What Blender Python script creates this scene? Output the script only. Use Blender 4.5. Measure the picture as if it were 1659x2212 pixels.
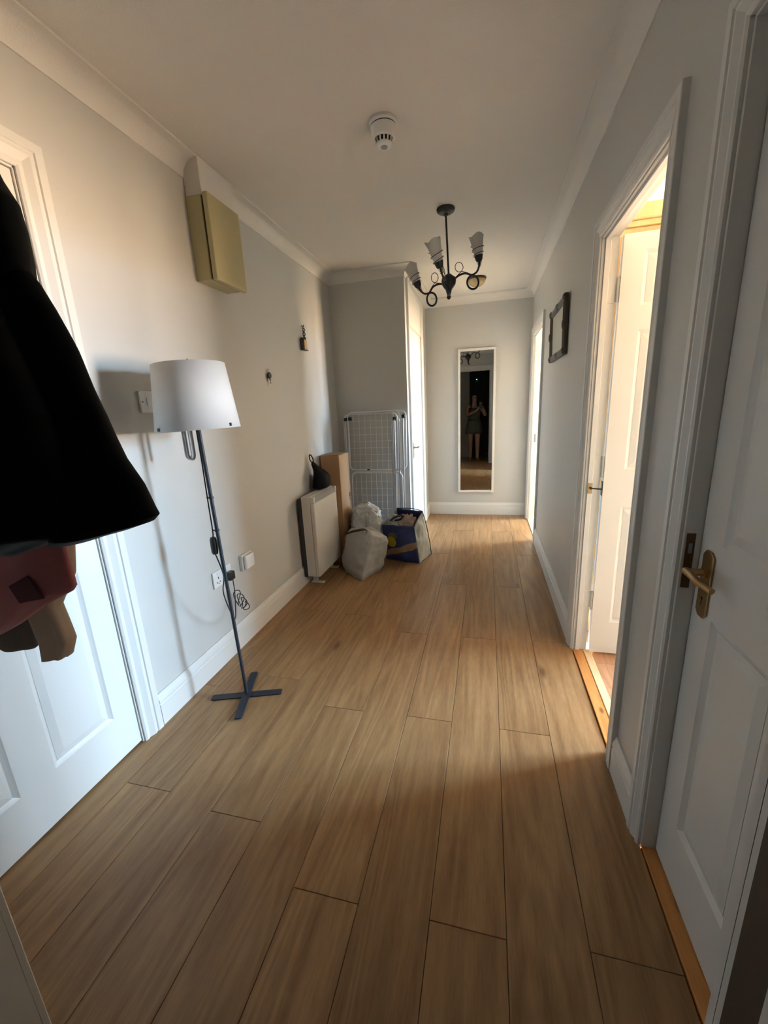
import bpy, bmesh, math, random
from mathutils import Vector, Matrix, noise
for o in list(bpy.data.objects): bpy.data.objects.remove(o)
random.seed(7)
SC = bpy.context.scene
COL = SC.collection
# ------------------------------------------------------------------ camera
F, YAW, PITCH, ROLL = 877.39, 0.2531, 0.2466, -0.0483
CAM = Vector((1.3831, 0.0, 1.3069))
fwd = Vector((-math.sin(YAW)*math.cos(PITCH), math.cos(YAW)*math.cos(PITCH), -math.sin(PITCH)))
rgt = Vector((math.cos(YAW), math.sin(YAW), 0)); upv = rgt.cross(fwd)
r2 = math.cos(ROLL)*rgt + math.sin(ROLL)*upv
u2 = -math.sin(ROLL)*rgt + math.cos(ROLL)*upv
cd = bpy.data.cameras.new('camera'); cam = bpy.data.objects.new('camera', cd); COL.objects.link(cam)
cd.sensor_fit = 'HORIZONTAL'; cd.sensor_width = 36; cd.lens = F/1659*36; cd.clip_start = 0.01; cd.clip_end = 100
cam.matrix_world = Matrix(((r2.x, u2.x, -fwd.x, CAM.x), (r2.y, u2.y, -fwd.y, CAM.y), (r2.z, u2.z, -fwd.z, CAM.z), (0, 0, 0, 1)))
SC.camera = cam
# ------------------------------------------------------------------ room sizes
W, H, HC, YA, YF, XC = 1.8486, 2.47, 2.39, 3.7493, 4.9924, 0.6826
YE = 0.28            # hall face of the entry wall
TW = 0.068           # thickness of the right hand partition
XW = 4.85            # outer wall of the side rooms
# ------------------------------------------------------------------ daylight
wd = bpy.data.worlds.new('daylight'); SC.world = wd; wd.use_nodes = True
nt = wd.node_tree; nt.nodes.clear()
tc = nt.nodes.new('ShaderNodeTexCoord'); sx = nt.nodes.new('ShaderNodeSeparateXYZ')
mr = nt.nodes.new('ShaderNodeMapRange'); mr.inputs['From Min'].default_value = -0.05; mr.inputs['From Max'].default_value = 0.05
mx = nt.nodes.new('ShaderNodeMix'); mx.data_type = 'RGBA'
mx.inputs['A'].default_value = (1.02, 0.75, 0.50, 1)      # sunlit ground and houses across the road
mx.inputs['B'].default_value = (0.56, 0.87, 1.20, 1)      # open sky
bg = nt.nodes.new('ShaderNodeBackground'); ow = nt.nodes.new('ShaderNodeOutputWorld')
nt.links.new(tc.outputs['Generated'], sx.inputs[0]); nt.links.new(sx.outputs['Z'], mr.inputs['Value'])
nt.links.new(mr.outputs[0], mx.inputs['Factor']); nt.links.new(mx.outputs['Result'], bg.inputs['Color'])
nt.links.new(bg.outputs[0], ow.inputs[0]); bg.inputs['Strength'].default_value = 11.0
WIN = [(2.09, 3.05), (4.75, 5.75)]; WZ = (0.85, 2.15)
for (y0, y1) in WIN:
    ld = bpy.data.lights.new('window_daylight', 'AREA'); ld.shape = 'RECTANGLE'; ld.size = WZ[1]-WZ[0]; ld.size_y = y1-y0
    ld.cycles.is_portal = True
    lo = bpy.data.objects.new('window_daylight', ld); COL.objects.link(lo)
    lo.location = (XW+0.06, (y0+y1)/2, (WZ[0]+WZ[1])/2); lo.rotation_euler = (0, math.pi/2, 0)
vs = SC.view_settings; vs.view_transform = 'Standard'; vs.look = 'None'; vs.exposure = 3.72; vs.gamma = 1.0; vs.use_curve_mapping = False

# ------------------------------------------------------------------ materials
def newmat(name):
    m = bpy.data.materials.new(name); m.use_nodes = True
    return m, m.node_tree, m.node_tree.nodes['Principled BSDF']
def N(nt, t, **kw):
    n = nt.nodes.new(t)
    for k, v in kw.items():
        if hasattr(n, k): setattr(n, k, v)
        else: n.inputs[k].default_value = v
    return n
def mat(name, col, rough=0.5, metal=0.0, var=0.0, vscale=6.0, bump=0.0, bscale=120.0, stretch=(1, 1, 1), coat=0.0, sheen=0.0, spec=0.5):
    m, nt, b = newmat(name)
    b.inputs['Base Color'].default_value = (*col, 1); b.inputs['Roughness'].default_value = rough; b.inputs['Metallic'].default_value = metal
    b.inputs['Coat Weight'].default_value = coat; b.inputs['Sheen Weight'].default_value = sheen; b.inputs['Specular IOR Level'].default_value = spec
    t = N(nt, 'ShaderNodeTexCoord'); mp = N(nt, 'ShaderNodeMapping'); mp.inputs['Scale'].default_value = stretch
    nt.links.new(t.outputs['Object'], mp.inputs[0])
    if var:
        n = N(nt, 'ShaderNodeTexNoise'); n.inputs['Scale'].default_value = vscale; n.inputs['Detail'].default_value = 5
        nt.links.new(mp.outputs[0], n.inputs['Vector'])
        x = N(nt, 'ShaderNodeMix', data_type='RGBA')
        x.inputs['A'].default_value = (*[c*(1-var) for c in col], 1); x.inputs['B'].default_value = (*[min(1, c*(1+var)) for c in col], 1)
        nt.links.new(n.outputs['Fac'], x.inputs['Factor']); nt.links.new(x.outputs['Result'], b.inputs['Base Color'])
    if bump:
        n = N(nt, 'ShaderNodeTexNoise'); n.inputs['Scale'].default_value = bscale; n.inputs['Detail'].default_value = 4
        nt.links.new(mp.outputs[0], n.inputs['Vector'])
        bp = N(nt, 'ShaderNodeBump'); bp.inputs['Strength'].default_value = bump; bp.inputs['Distance'].default_value = 0.004
        nt.links.new(n.outputs['Fac'], bp.inputs['Height']); nt.links.new(bp.outputs[0], b.inputs['Normal'])
    return m
def woodmat(name, ca, cb, ck, rough=0.35, gx=46.0, gy=2.2, rings=34.0, knot=0.10, kscale=(3.2, 1.5), hue=0.06):
    """planks: grain runs along local Y"""
    m, nt, b = newmat(name); L = nt.links.new
    t = N(nt, 'ShaderNodeTexCoord'); oi = N(nt, 'ShaderNodeObjectInfo')
    mu = N(nt, 'ShaderNodeMath', operation='MULTIPLY'); mu.inputs[1].default_value = 53.0; L(oi.outputs['Random'], mu.inputs[0])
    cx = N(nt, 'ShaderNodeCombineXYZ'); L(mu.outputs[0], cx.inputs[0]); L(mu.outputs[0], cx.inputs[1])
    ad = N(nt, 'ShaderNodeVectorMath', operation='ADD'); L(t.outputs['Object'], ad.inputs[0]); L(cx.outputs[0], ad.inputs[1])
    def scaled(s):
        v = N(nt, 'ShaderNodeVectorMath', operation='MULTIPLY'); v.inputs[1].default_value = s; L(ad.outputs[0], v.inputs[0]); return v.outputs[0]
    def nz(v, d=4, dist=0.0):
        n = N(nt, 'ShaderNodeTexNoise'); n.inputs['Scale'].default_value = 1; n.inputs['Detail'].default_value = d; n.inputs['Distortion'].default_value = dist
        L(v, n.inputs['Vector']); return n.outputs['Fac']
    def ma(op, a, bb):
        n = N(nt, 'ShaderNodeMath', operation=op)
        for i, q in enumerate((a, bb)):
            if q is None: continue
            if isinstance(q, (int, float)): n.inputs[i].default_value = q
            else: L(q, n.inputs[i])
        return n.outputs[0]
    g1 = nz(scaled((gx, gy, 1)), 6); g2 = nz(scaled((gx*6, gy*8, 1)), 3)
    lo = nz(scaled((6.5, 0.55, 1)), 2, 0.2)
    ring = ma('MULTIPLY', ma('ADD', ma('SINE', ma('MULTIPLY', lo, rings*2), None), 1.0), 0.5)
    vo = N(nt, 'ShaderNodeTexVoronoi'); vo.inputs['Scale'].default_value = 1; L(scaled((*kscale, 1)), vo.inputs['Vector'])
    kn = N(nt, 'ShaderNodeMapRange'); kn.inputs['From Min'].default_value = knot; kn.inputs['From Max'].default_value = knot*0.3
    L(vo.outputs['Distance'], kn.inputs['Value'])
    f = ma('ADD', ma('MULTIPLY', g1, 0.75), ma('ADD', ma('MULTIPLY', ring, 0.18), ma('MULTIPLY', g2, 0.42)))
    mr = N(nt, 'ShaderNodeMapRange'); mr.inputs['From Min'].default_value = 0.30; mr.inputs['From Max'].default_value = 0.98; L(f, mr.inputs['Value'])
    x1 = N(nt, 'ShaderNodeMix', data_type='RGBA'); x1.inputs['A'].default_value = (*ca, 1); x1.inputs['B'].default_value = (*cb, 1); L(mr.outputs[0], x1.inputs['Factor'])
    x2 = N(nt, 'ShaderNodeMix', data_type='RGBA'); x2.inputs['B'].default_value = (*ck, 1); L(x1.outputs['Result'], x2.inputs['A']); L(ma('MULTIPLY', kn.outputs[0], 0.75), x2.inputs['Factor'])
    hs = N(nt, 'ShaderNodeHueSaturation'); L(x2.outputs['Result'], hs.inputs['Color'])
    L(ma('ADD', ma('MULTIPLY', oi.outputs['Random'], hue*2), 1.0-hue), hs.inputs['Value'])
    L(hs.outputs[0], b.inputs['Base Color']); b.inputs['Roughness'].default_value = rough; b.inputs['Specular IOR Level'].default_value = 0.38
    bp = N(nt, 'ShaderNodeBump'); bp.inputs['Strength'].default_value = 0.12; bp.inputs['Distance'].default_value = 0.001; L(f, bp.inputs['Height']); L(bp.outputs[0], b.inputs['Normal'])
    return m
M = {}
M['wall'] = mat('grey_wall_paint', (0.60, 0.585, 0.545), 0.45, var=0.02, vscale=3, bump=0.10, bscale=260)
M['ceil'] = mat('white_ceiling_paint', (0.79, 0.755, 0.70), 0.8, var=0.02, vscale=9, bump=0.30, bscale=160)
M['trim'] = mat('white_gloss_paint', (0.74, 0.72, 0.675), 0.40, var=0.02, vscale=4, bump=0.04, bscale=90)
M['cream'] = mat('cream_wall_paint', (0.70, 0.63, 0.50), 0.6, var=0.02, bump=0.1, bscale=200)
M['bedroom'] = mat('buff_bedroom_paint', (0.54, 0.475, 0.36), 0.6, var=0.02, bump=0.1, bscale=200)
M['oak'] = woodmat('oak_laminate', (0.195, 0.092, 0.036), (0.440, 0.262, 0.118), (0.085, 0.04, 0.018), rough=0.36, gx=34.0, gy=2.6, knot=0.075, kscale=(3.4, 1.1), hue=0.09)
M['red_lam'] = woodmat('reddish_laminate', (0.33, 0.15, 0.07), (0.55, 0.30, 0.16), (0.2, 0.08, 0.03), rough=0.4)
M['pine'] = woodmat('varnished_pine', (0.42, 0.15, 0.035), (0.72, 0.33, 0.10), (0.07, 0.02, 0.01), rough=0.3, gx=22, gy=1.6, knot=0.17, kscale=(14, 6))
M['palepine'] = woodmat('pale_pine', (0.62, 0.43, 0.22), (0.78, 0.58, 0.33), (0.4, 0.22, 0.1), rough=0.45, gx=22, gy=1.5, knot=0.03)
M['gap'] = mat('dark_joint', (0.03, 0.022, 0.016), 0.9)
M['black'] = mat('black_painted_metal', (0.012, 0.012, 0.014), 0.42, var=0.2, vscale=40)
M['steel_blk'] = mat('charcoal_powder_coat', (0.018, 0.022, 0.032), 0.5, bump=0.05, bscale=500)
M['plastic_blk'] = mat('black_plastic', (0.014, 0.014, 0.015), 0.38)
M['wplastic'] = mat('white_plastic', (0.80, 0.80, 0.78), 0.3)
M['gplastic'] = mat('grey_plastic', (0.30, 0.30, 0.30), 0.4)
M['shade'] = mat('white_lamp_card', (0.66, 0.66, 0.65), 0.6, var=0.03, vscale=3, spec=0.15)
M['tube'] = mat('unlit_lamp_glass', (0.52, 0.52, 0.50), 0.22)
M['olive'] = mat('cream_enamel', (0.50, 0.44, 0.24), 0.35, var=0.06, vscale=5)
M['dark'] = mat('dark_recess', (0.03, 0.028, 0.025), 0.8)
M['heater'] = mat('off_white_enamel', (0.62, 0.58, 0.52), 0.4, var=0.02, bump=0.03, bscale=300)
M['heater_dark'] = mat('dark_grey_panel', (0.045, 0.045, 0.047), 0.6)
M['card'] = mat('brown_cardboard', (0.42, 0.25, 0.125), 0.75, var=0.07, vscale=8, bump=0.1, bscale=60)
M['ink'] = mat('dark_ink', (0.05, 0.035, 0.03), 0.8)
M['chrome'] = mat('white_coated_wire', (0.78, 0.78, 0.77), 0.3)
M['alu'] = mat('grey_steel_tube', (0.50, 0.50, 0.50), 0.3, metal=0.6)
M['green'] = mat('dark_green_plastic', (0.01, 0.025, 0.022), 0.5)
M['brass'] = mat('worn_brass', (0.40, 0.265, 0.12), 0.32, metal=0.9, var=0.25, vscale=30)
M['brass_dk'] = mat('tarnished_brass', (0.12, 0.07, 0.035), 0.45, metal=0.7, var=0.3, vscale=30)
M['mirror'] = mat('mirror_glass', (0.80, 0.82, 0.81), 0.0, metal=1.0)
M['antique'] = mat('antique_dark_wood', (0.075, 0.055, 0.038), 0.42, var=0.4, vscale=18, bump=0.3, bscale=60)
M['paper'] = mat('pale_print', (0.66, 0.66, 0.56), 0.25, var=0.05, vscale=3)
M['bagwhite'] = mat('white_plastic_bag', (0.56, 0.56, 0.56), 0.30, var=0.15, vscale=16, bump=0.8, bscale=26)
M['baggrey'] = mat('grey_woven_bag', (0.40, 0.385, 0.345), 0.5, var=0.06, vscale=8, bump=0.7, bscale=20)
M['cloth'] = mat('rumpled_beige_cloth', (0.42, 0.32, 0.25), 0.9, var=0.7, vscale=30, bump=0.8, bscale=50)
M['puffer'] = mat('black_nylon', (0.0055, 0.0058, 0.0078), 0.6, var=0.3, vscale=12, bump=0.35, bscale=22, spec=0.12)
M['pink'] = mat('dusty_pink_cotton', (0.50, 0.17, 0.19), 0.9, var=0.12, vscale=20, bump=0.2, bscale=300, sheen=0.2)
M['beige'] = mat('beige_twill', (0.52, 0.42, 0.33), 0.9, var=0.1, vscale=14, bump=0.2, bscale=300, sheen=0.2)
M['shadow_gap'] = mat('plum_shadow_gap', (0.10, 0.028, 0.045), 0.9, bump=0.2, bscale=300)  # darkened pink, colour of the shadow painted into the shirt's gap
M['taupe'] = mat('dark_taupe_wool', (0.16, 0.135, 0.12), 0.95, var=0.15, vscale=20, bump=0.2, bscale=260)
M['amber'] = mat('amber_glass_dish', (0.46, 0.36, 0.20), 0.25, var=0.2, vscale=25)
M['skin'] = mat('skin', (0.50, 0.27, 0.19), 0.5, var=0.05)
M['hair'] = mat('dark_hair', (0.012, 0.009, 0.008), 0.45, bump=0.5, bscale=120, stretch=(1, 1, 0.1))
M['olivecloth'] = mat('grey_olive_cotton', (0.135, 0.125, 0.095), 0.9, bump=0.15, bscale=200)
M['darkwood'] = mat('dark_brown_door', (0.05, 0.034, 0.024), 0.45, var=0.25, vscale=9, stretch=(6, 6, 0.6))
m, nt, b = newmat('green_indicator'); b.inputs['Base Color'].default_value = (0.02, 0.3, 0.1, 1); b.inputs['Emission Color'].default_value = (0.15, 1, 0.45, 1); b.inputs['Emission Strength'].default_value = 6; M['led'] = m
m, nt, b = newmat('frosted_glass'); b.inputs['Base Color'].default_value = (0.80, 0.78, 0.75, 1); b.inputs['Roughness'].default_value = 0.55
tr = N(nt, 'ShaderNodeBsdfTranslucent'); tr.inputs['Color'].default_value = (0.8, 0.78, 0.75, 1); ms = N(nt, 'ShaderNodeMixShader'); ms.inputs[0].default_value = 0.35
nt.links.new(b.outputs[0], ms.inputs[1]); nt.links.new(tr.outputs[0], ms.inputs[2]); nt.links.new(ms.outputs[0], nt.nodes['Material Output'].inputs['Surface']); M['frost'] = m

# ------------------------------------------------------------------ mesh helpers
WL = {}
class MB:
    def __init__(s): s.v = []; s.f = []; s.T = None
    def add(s, vs, fs):
        o = len(s.v); s.v += [Vector(q) for q in vs]; s.f += [tuple(i+o for i in f) for f in fs]; return s
    def box(s, x0, x1, y0, y1, z0, z1):
        return s.add([(x0, y0, z0), (x1, y0, z0), (x1, y1, z0), (x0, y1, z0), (x0, y0, z1), (x1, y0, z1), (x1, y1, z1), (x0, y1, z1)],
                     [(0, 3, 2, 1), (4, 5, 6, 7), (0, 1, 5, 4), (1, 2, 6, 5), (2, 3, 7, 6), (3, 0, 4, 7)])
    def tube(s, pts, r, n=10, closed=False):
        pts = [Vector(q) for q in pts]; m = len(pts); rs = r if isinstance(r, (list, tuple)) else [r]*m
        tang = []
        for i in range(m):
            a = pts[(i-1) % m] if (closed or i > 0) else pts[0]; c = pts[(i+1) % m] if (closed or i < m-1) else pts[-1]
            d = c-a; tang.append(d.normalized() if d.length > 1e-9 else Vector((0, 0, 1)))
        nrm = tang[0].orthogonal().normalized(); rings = []; vs = []
        for i in range(m):
            nrm = (nrm-tang[i]*nrm.dot(tang[i])).normalized(); bn = tang[i].cross(nrm)
            for k in range(n):
                a = 2*math.pi*k/n; vs.append(pts[i]+(nrm*math.cos(a)+bn*math.sin(a))*rs[i])
        fs = []
        for i in range(m if closed else m-1):
            for k in range(n):
                a = i*n+k; b_ = i*n+(k+1) % n; c = ((i+1) % m)*n+(k+1) % n; d = ((i+1) % m)*n+k
                fs.append((a, b_, c, d))
        if not closed: fs += [tuple(range(n))[::-1], tuple(range((m-1)*n, m*n))]
        return s.add(vs, fs)
    def lathe(s, prof, c, n=32, axis=(0, 0, 1), up=None):
        """prof: (r, h) pairs; revolved about axis through c"""
        ax = Vector(axis).normalized(); e1 = ax.orthogonal().normalized(); e2 = ax.cross(e1); c = Vector(c); vs = []; fs = []
        for (r, h) in prof:
            for k in range(n):
                a = 2*math.pi*k/n; vs.append(c+ax*h+(e1*math.cos(a)+e2*math.sin(a))*max(r, 1e-5))
        for i in range(len(prof)-1):
            for k in range(n): fs.append((i*n+k, i*n+(k+1) % n, (i+1)*n+(k+1) % n, (i+1)*n+k))
        return s.add(vs, fs)
    def poly(s, pts, d):
        """flat polygon extruded by vector d"""
        n = len(pts); d = Vector(d); a = [Vector(q) for q in pts]
        return s.add(a+[q+d for q in a], [tuple(range(n))[::-1], tuple(range(n, 2*n))]+[(i, (i+1) % n, n+(i+1) % n, n+i) for i in range(n)])
    def build(s, name, material, parent=None, smooth=None, bevel=0.0, seg=2, mats=None, solid=0.0, subsurf=0):
        vs = [s.T @ q for q in s.v] if s.T else s.v
        lo = Vector([min(q[i] for q in vs) for i in range(3)]); hi = Vector([max(q[i] for q in vs) for i in range(3)])
        o = Vector(((lo.x+hi.x)/2, (lo.y+hi.y)/2, lo.z))
        me = bpy.data.meshes.new(name); me.from_pydata([q-o for q in vs], [], s.f)
        bm = bmesh.new(); bm.from_mesh(me); bmesh.ops.recalc_face_normals(bm, faces=bm.faces); bm.to_mesh(me); bm.free()
        me.materials.append(M[material])
        for q in (mats or []): me.materials.append(M[q])
        ob = bpy.data.objects.new(name, me); COL.objects.link(ob); put(ob, o, parent)
        if smooth:
            me.shade_smooth()
            me.set_sharp_from_angle(angle=math.radians(smooth))
        if solid:
            q = ob.modifiers.new('thickness', 'SOLIDIFY'); q.thickness = solid; q.offset = 0
        if bevel:
            q = ob.modifiers.new('bevel', 'BEVEL'); q.width = bevel; q.segments = seg; q.limit_method = 'ANGLE'; q.angle_limit = math.radians(40)
        if subsurf:
            q = ob.modifiers.new('smooth', 'SUBSURF'); q.levels = subsurf; q.render_levels = subsurf
        return ob
def put(ob, loc, parent=None):
    ob.location = loc; WL[ob.name] = Vector(loc)
    if parent is not None:
        ob.parent = parent; ob.matrix_parent_inverse = Matrix.Translation(-WL[parent.name])
def tag(o, label, cat, group=None, kind=None):
    o['label'] = label; o['category'] = cat
    if group: o['group'] = group
    if kind: o['kind'] = kind
    return o
def thing(name, loc, label, cat, group=None, kind=None):
    o = bpy.data.objects.new(name, None); COL.objects.link(o); o.empty_display_size = 0.05; put(o, Vector(loc)); return tag(o, label, cat, group, kind)
def struct(name, mb, material, label, cat, **kw):
    return tag(mb.build(name, material, **kw), label, cat, kind='structure')
def rotabout(c, axis, ang): return Matrix.Translation(Vector(c)) @ Matrix.Rotation(ang, 4, Vector(axis)) @ Matrix.Translation(-Vector(c))
def arc(c, e1, e2, r, a0, a1, n): return [Vector(c)+Vector(e1)*r*math.cos(a0+(a1-a0)*i/n)+Vector(e2)*r*math.sin(a0+(a1-a0)*i/n) for i in range(n+1)]
def smoothpath(P, n=8):
    P = [Vector(q) for q in P]; out = []
    for i in range(len(P)-1):
        a = P[max(i-1, 0)]; b_ = P[i]; c = P[i+1]; d = P[min(i+2, len(P)-1)]
        for k in range(n):
            t = k/n; out.append(0.5*((2*b_)+(c-a)*t+(2*a-5*b_+4*c-d)*t*t+(3*b_-a-3*c+d)*t**3))
    return out+[P[-1]]

# ================================================================== STRUCTURE
# --- floor: sub-floor slab with every laminate plank laid on it
fl = struct('floor', MB().box(-0.1, W+0.005, -2.2, YF+0.1, -0.1, -0.012), 'gap', 'oak laminate floor running the length of the hallway', 'floor')
seams = [-0.05, 0.095, 0.287, 0.480, 0.673, 0.866, 1.060, 1.255, 1.450, 1.647, W-0.001]
joints = [[1.5, 2.9], [0.947, 2.34, 3.73], [1.62, 3.02], [-0.48, 0.913, 2.31, 3.70], [-1.33, 0.07, 1.468, 2.87, 4.27], [-0.63, 0.76, 2.15, 3.54, 4.93], [-1.32, 0.07, 1.477, 2.88, 4.28],
          [-0.62, 0.766, 2.154, 3.55, 4.94], [-1.33, 0.07, 1.475, 2.886, 4.28], [0.785, 2.18, 3.58]]
for c in range(10):
    y0 = -2.0 if 3 <= c <= 8 else YE-0.02
    y1 = YA if c < 4 else YF
    ys = [y0]+[j for j in joints[c] if y0+0.05 < j < y1-0.02]+[y1]
    for a, b_ in zip(ys[:-1], ys[1:]):
        x0 = seams[c]
        MB().box(x0+0.0007, seams[c+1]-0.0007, a+0.0006, b_-0.0006, -0.012, 0.0).build('plank', 'oak', fl, bevel=0.0011, seg=1)
# --- ceiling
struct('ceiling', MB().box(-0.3, XW+0.1, -2.2, 6.2, H, H+0.1), 'ceil', 'white textured ceiling over the whole flat', 'ceiling')
# --- cornice swept round the hall
poly = [(0, YE), (W, YE), (W, YF), (XC, YF), (XC, YA), (0, YA)]
prof = [(0.0, HC), (0.006, HC), (0.007, HC+0.006)]+[(0.075-0.068*math.cos(math.radians(a)), HC+0.006+0.066*math.sin(math.radians(a))) for a in (12, 26, 40, 54, 68, 80)]+[(0.075, H-0.008), (0.083, H-0.008), (0.083, H)]
mb = MB(); vs = []; n = len(poly)
for i in range(n):
    p0, p1, p2 = Vector(poly[i-1]), Vector(poly[i]), Vector(poly[(i+1) % n])
    d1 = (p1-p0).normalized(); d2 = (p2-p1).normalized(); n1 = Vector((-d1.y, d1.x)); n2 = Vector((-d2.y, d2.x))
    for (d, z) in prof: q = p1+(n1+n2)*d; vs.append((q.x, q.y, z))
k = len(prof); mb.add(vs, [(i*k+j, ((i+1) % n)*k+j, ((i+1) % n)*k+j+1, i*k+j+1) for i in range(n) for j in range(k-1)])
struct('trim_1', mb, 'ceil', 'white coved plaster cornice round the top of the hallway walls', 'cornice', smooth=35)

# --- walls
def wallx(name, x0, x1, y0, y1, holes, label, material='wall'):
    """wall slab normal to x with door holes (ya, yb, top)"""
    mb = MB(); cur = y0
    for (a, b_, t) in sorted(holes):
        if a > cur: mb.box(x0, x1, cur, a, -0.02, H)
        mb.box(x0, x1, a, b_, t, H); cur = b_
    if y1 > cur: mb.box(x0, x1, cur, y1, -0.02, H)
    return struct(name, mb, material, label, 'wall')
LD = (0.37, 1.130, 2.062)              # left door opening
R0 = (0.350, 1.085, 1.975); R1 = (1.425, 2.135, 1.975); R2 = (4.020, 4.810, 1.985)
CD = (3.90, 4.62, 2.04)
wallx('wall_left', -0.12, 0.0, YE-0.12, YA+0.1, [LD], 'light grey painted wall behind the floor lamp')
wallx('wall_right', W, W+TW, YE-0.12, 6.2, [R0, R1, R2], 'light grey painted wall with three doorways')
wallx('wall_closet', XC-0.1, XC, YA+0.1, YF, [CD], 'short return wall holding the closet door')
struct('wall_alcove', MB().box(0, XC, YA, YA+0.1, -0.02, H), 'wall', 'grey painted wall of the alcove behind the drying rack', 'wall')
struct('wall_far', MB().box(XC-0.1, W, YF, YF+0.1, -0.02, H), 'wall', 'grey painted end wall with the tall mirror', 'wall')
ED = (0.700, 1.574, 2.062)             # entry doorway in x
mb = MB(); mb.box(0, ED[0]-0.012, YE-0.12, YE, -0.02, H).box(ED[1]+0.012, W, YE-0.12, YE, -0.02, H).box(ED[0]-0.012, ED[1]+0.012, YE-0.12, YE, ED[2], H)
struct('wall_entry', mb, 'wall', 'grey wall round the entry doorway', 'wall')
# side rooms
def wallwin(name, y0, y1, w, label, mt='cream'):
    mb = MB().box(XW, XW+0.12, y0, w[0], -0.02, H).box(XW, XW+0.12, w[1], y1, -0.02, H).box(XW, XW+0.12, w[0], w[1], -0.02, WZ[0]).box(XW, XW+0.12, w[0], w[1], WZ[1], H)
    return struct(name, mb, mt, label, 'wall')
wallwin('wall_bedroom_window', 1.24, 3.62, WIN[0], 'buff outer wall with the bedroom window', 'bedroom'); wallwin('wall_back_room_window', 3.70, 6.2, WIN[1], 'cream outer wall with the back room window')
struct('wall_bedroom_near', MB().box(W+TW, XW+0.12, 1.18, 1.24, -0.02, H), 'bedroom', 'buff bedroom wall beside the closed door', 'wall')
struct('wall_bedroom_far', MB().box(W+TW, XW+0.12, 3.62, 3.70, -0.02, H), 'bedroom', 'buff wall between the two side rooms', 'wall')
struct('wall_back_room_end', MB().box(W+TW, XW+0.12, 6.10, 6.2, -0.02, H), 'cream', 'cream end wall of the back room', 'wall')
struct('wall_cupboard', MB().box(W+TW, 2.7, 0.1, 0.16, -0.02, H).box(2.7, 2.76, 0.1, 1.18, -0.02, H), 'cream', 'plain walls of the room behind the closed door', 'wall')
struct('wall_left_room', MB().box(-0.75, -0.12, 0.16, 0.2, -0.02, H).box(-0.75, -0.12, 1.3, 1.34, -0.02, H).box(-0.79, -0.75, 0.16, 1.34, -0.02, H), 'cream', 'plain walls of the room behind the left door', 'wall')
struct('wall_closet_inside', MB().box(0, XC-0.1, YF, YF+0.1, -0.02, H).box(-0.1, 0, YA+0.1, YF+0.1, -0.02, H), 'cream', 'plain walls inside the closet', 'wall')
# lobby behind the photographer
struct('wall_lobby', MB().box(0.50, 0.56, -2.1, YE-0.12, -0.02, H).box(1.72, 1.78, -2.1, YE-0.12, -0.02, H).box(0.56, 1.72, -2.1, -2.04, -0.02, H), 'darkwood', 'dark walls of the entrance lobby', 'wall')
struct('wall_lobby_panel', MB().box(0.56, 1.12, -0.98, -0.92, -0.02, H), 'wall', 'grey wall return in the entrance lobby', 'wall')
# side room floors
fb = struct('floor_bedroom', MB().box(W+TW+0.02, XW, 1.18, 3.70, -0.1, -0.010), 'gap', 'reddish laminate floor of the bedroom', 'floor')
for i in range(12):
    MB().box(W+TW+0.021, XW-0.01, 1.24+i*0.195, 1.24+(i+1)*0.195-0.001, -0.010, 0.0).build('plank', 'red_lam', fb)
struct('floor_back_room', MB().box(W+TW+0.02, XW, 3.70, 6.2, -0.1, 0.0), 'palepine', 'pale wooden floor of the back room', 'floor')
struct('floor_side', MB().box(W+TW+0.02, 2.76, 0.1, 1.18, -0.1, -0.002).box(-0.79, -0.12, 0.16, 1.34, -0.1, -0.002).box(-0.1, XC-0.1, YA+0.1, YF, -0.1, -0.002).box(-0.12, -0.10, 0.37, 1.13, -0.1, -0.002).box(XC-0.1, XC, YA, YF, -0.1, -0.012), 'gap', 'dark floor inside the closed side rooms', 'floor')
# windows
for wi, (y0, y1) in enumerate(WIN):
    wn = thing('window_%d' % (wi+1), (XW+0.06, (y0+y1)/2, WZ[0]), ('white framed bedroom window', 'white framed back room window')[wi], 'window', kind='structure')
    ym = (y0+y1)/2
    MB().box(XW+0.03, XW+0.09, y0, y0+0.05, WZ[0], WZ[1]).box(XW+0.03, XW+0.09, y1-0.05, y1, WZ[0], WZ[1]).box(XW+0.03, XW+0.09, y0+0.05, y1-0.05, WZ[0], WZ[0]+0.05).box(XW+0.03, XW+0.09, y0+0.05, y1-0.05, WZ[1]-0.05, WZ[1]).build('window_frame', 'trim', wn)
    MB().box(XW+0.035, XW+0.085, ym-0.025, ym+0.025, WZ[0]+0.05, WZ[1]-0.05).build('mullion', 'trim', wn)
    MB().box(XW-0.10, XW+0.03, y0-0.03, y1+0.03, WZ[0]-0.03, WZ[0]).build('window_sill', 'trim', wn, bevel=0.005)

# --- baseboards
BP = [(0, 0), (0.016, 0), (0.016, 0.098), (0.0135, 0.102), (0.0135, 0.106), (0.016, 0.110), (0.0155, 0.122), (0.011, 0.132), (0.007, 0.140), (0.006, 0.148), (0, 0.148)]
def baseboard(name, p0, p1, nrm, label, m0=0, m1=0):
    p0 = Vector(p0); p1 = Vector(p1); nrm = Vector(nrm); d = (p1-p0).normalized(); k = len(BP); vs = []
    for (p, m_) in ((p0, m0), (p1, -m1)):
        for (t, z) in BP: q = p+nrm*(t+0.0008)+d*t*m_; vs.append((q.x, q.y, z))
    mb = MB().add(vs, [(j, (j+1) % k, k+(j+1) % k, k+j) for j in range(k)]+[tuple(range(k)), tuple(range(k, 2*k))[::-1]])
    return struct(name, mb, 'trim', label, 'baseboard', smooth=25)
baseboard('baseboard_left', (0, 1.224), (0, YA), (1, 0), 'white moulded baseboard along the wall behind the floor lamp', 0, 1)
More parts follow.
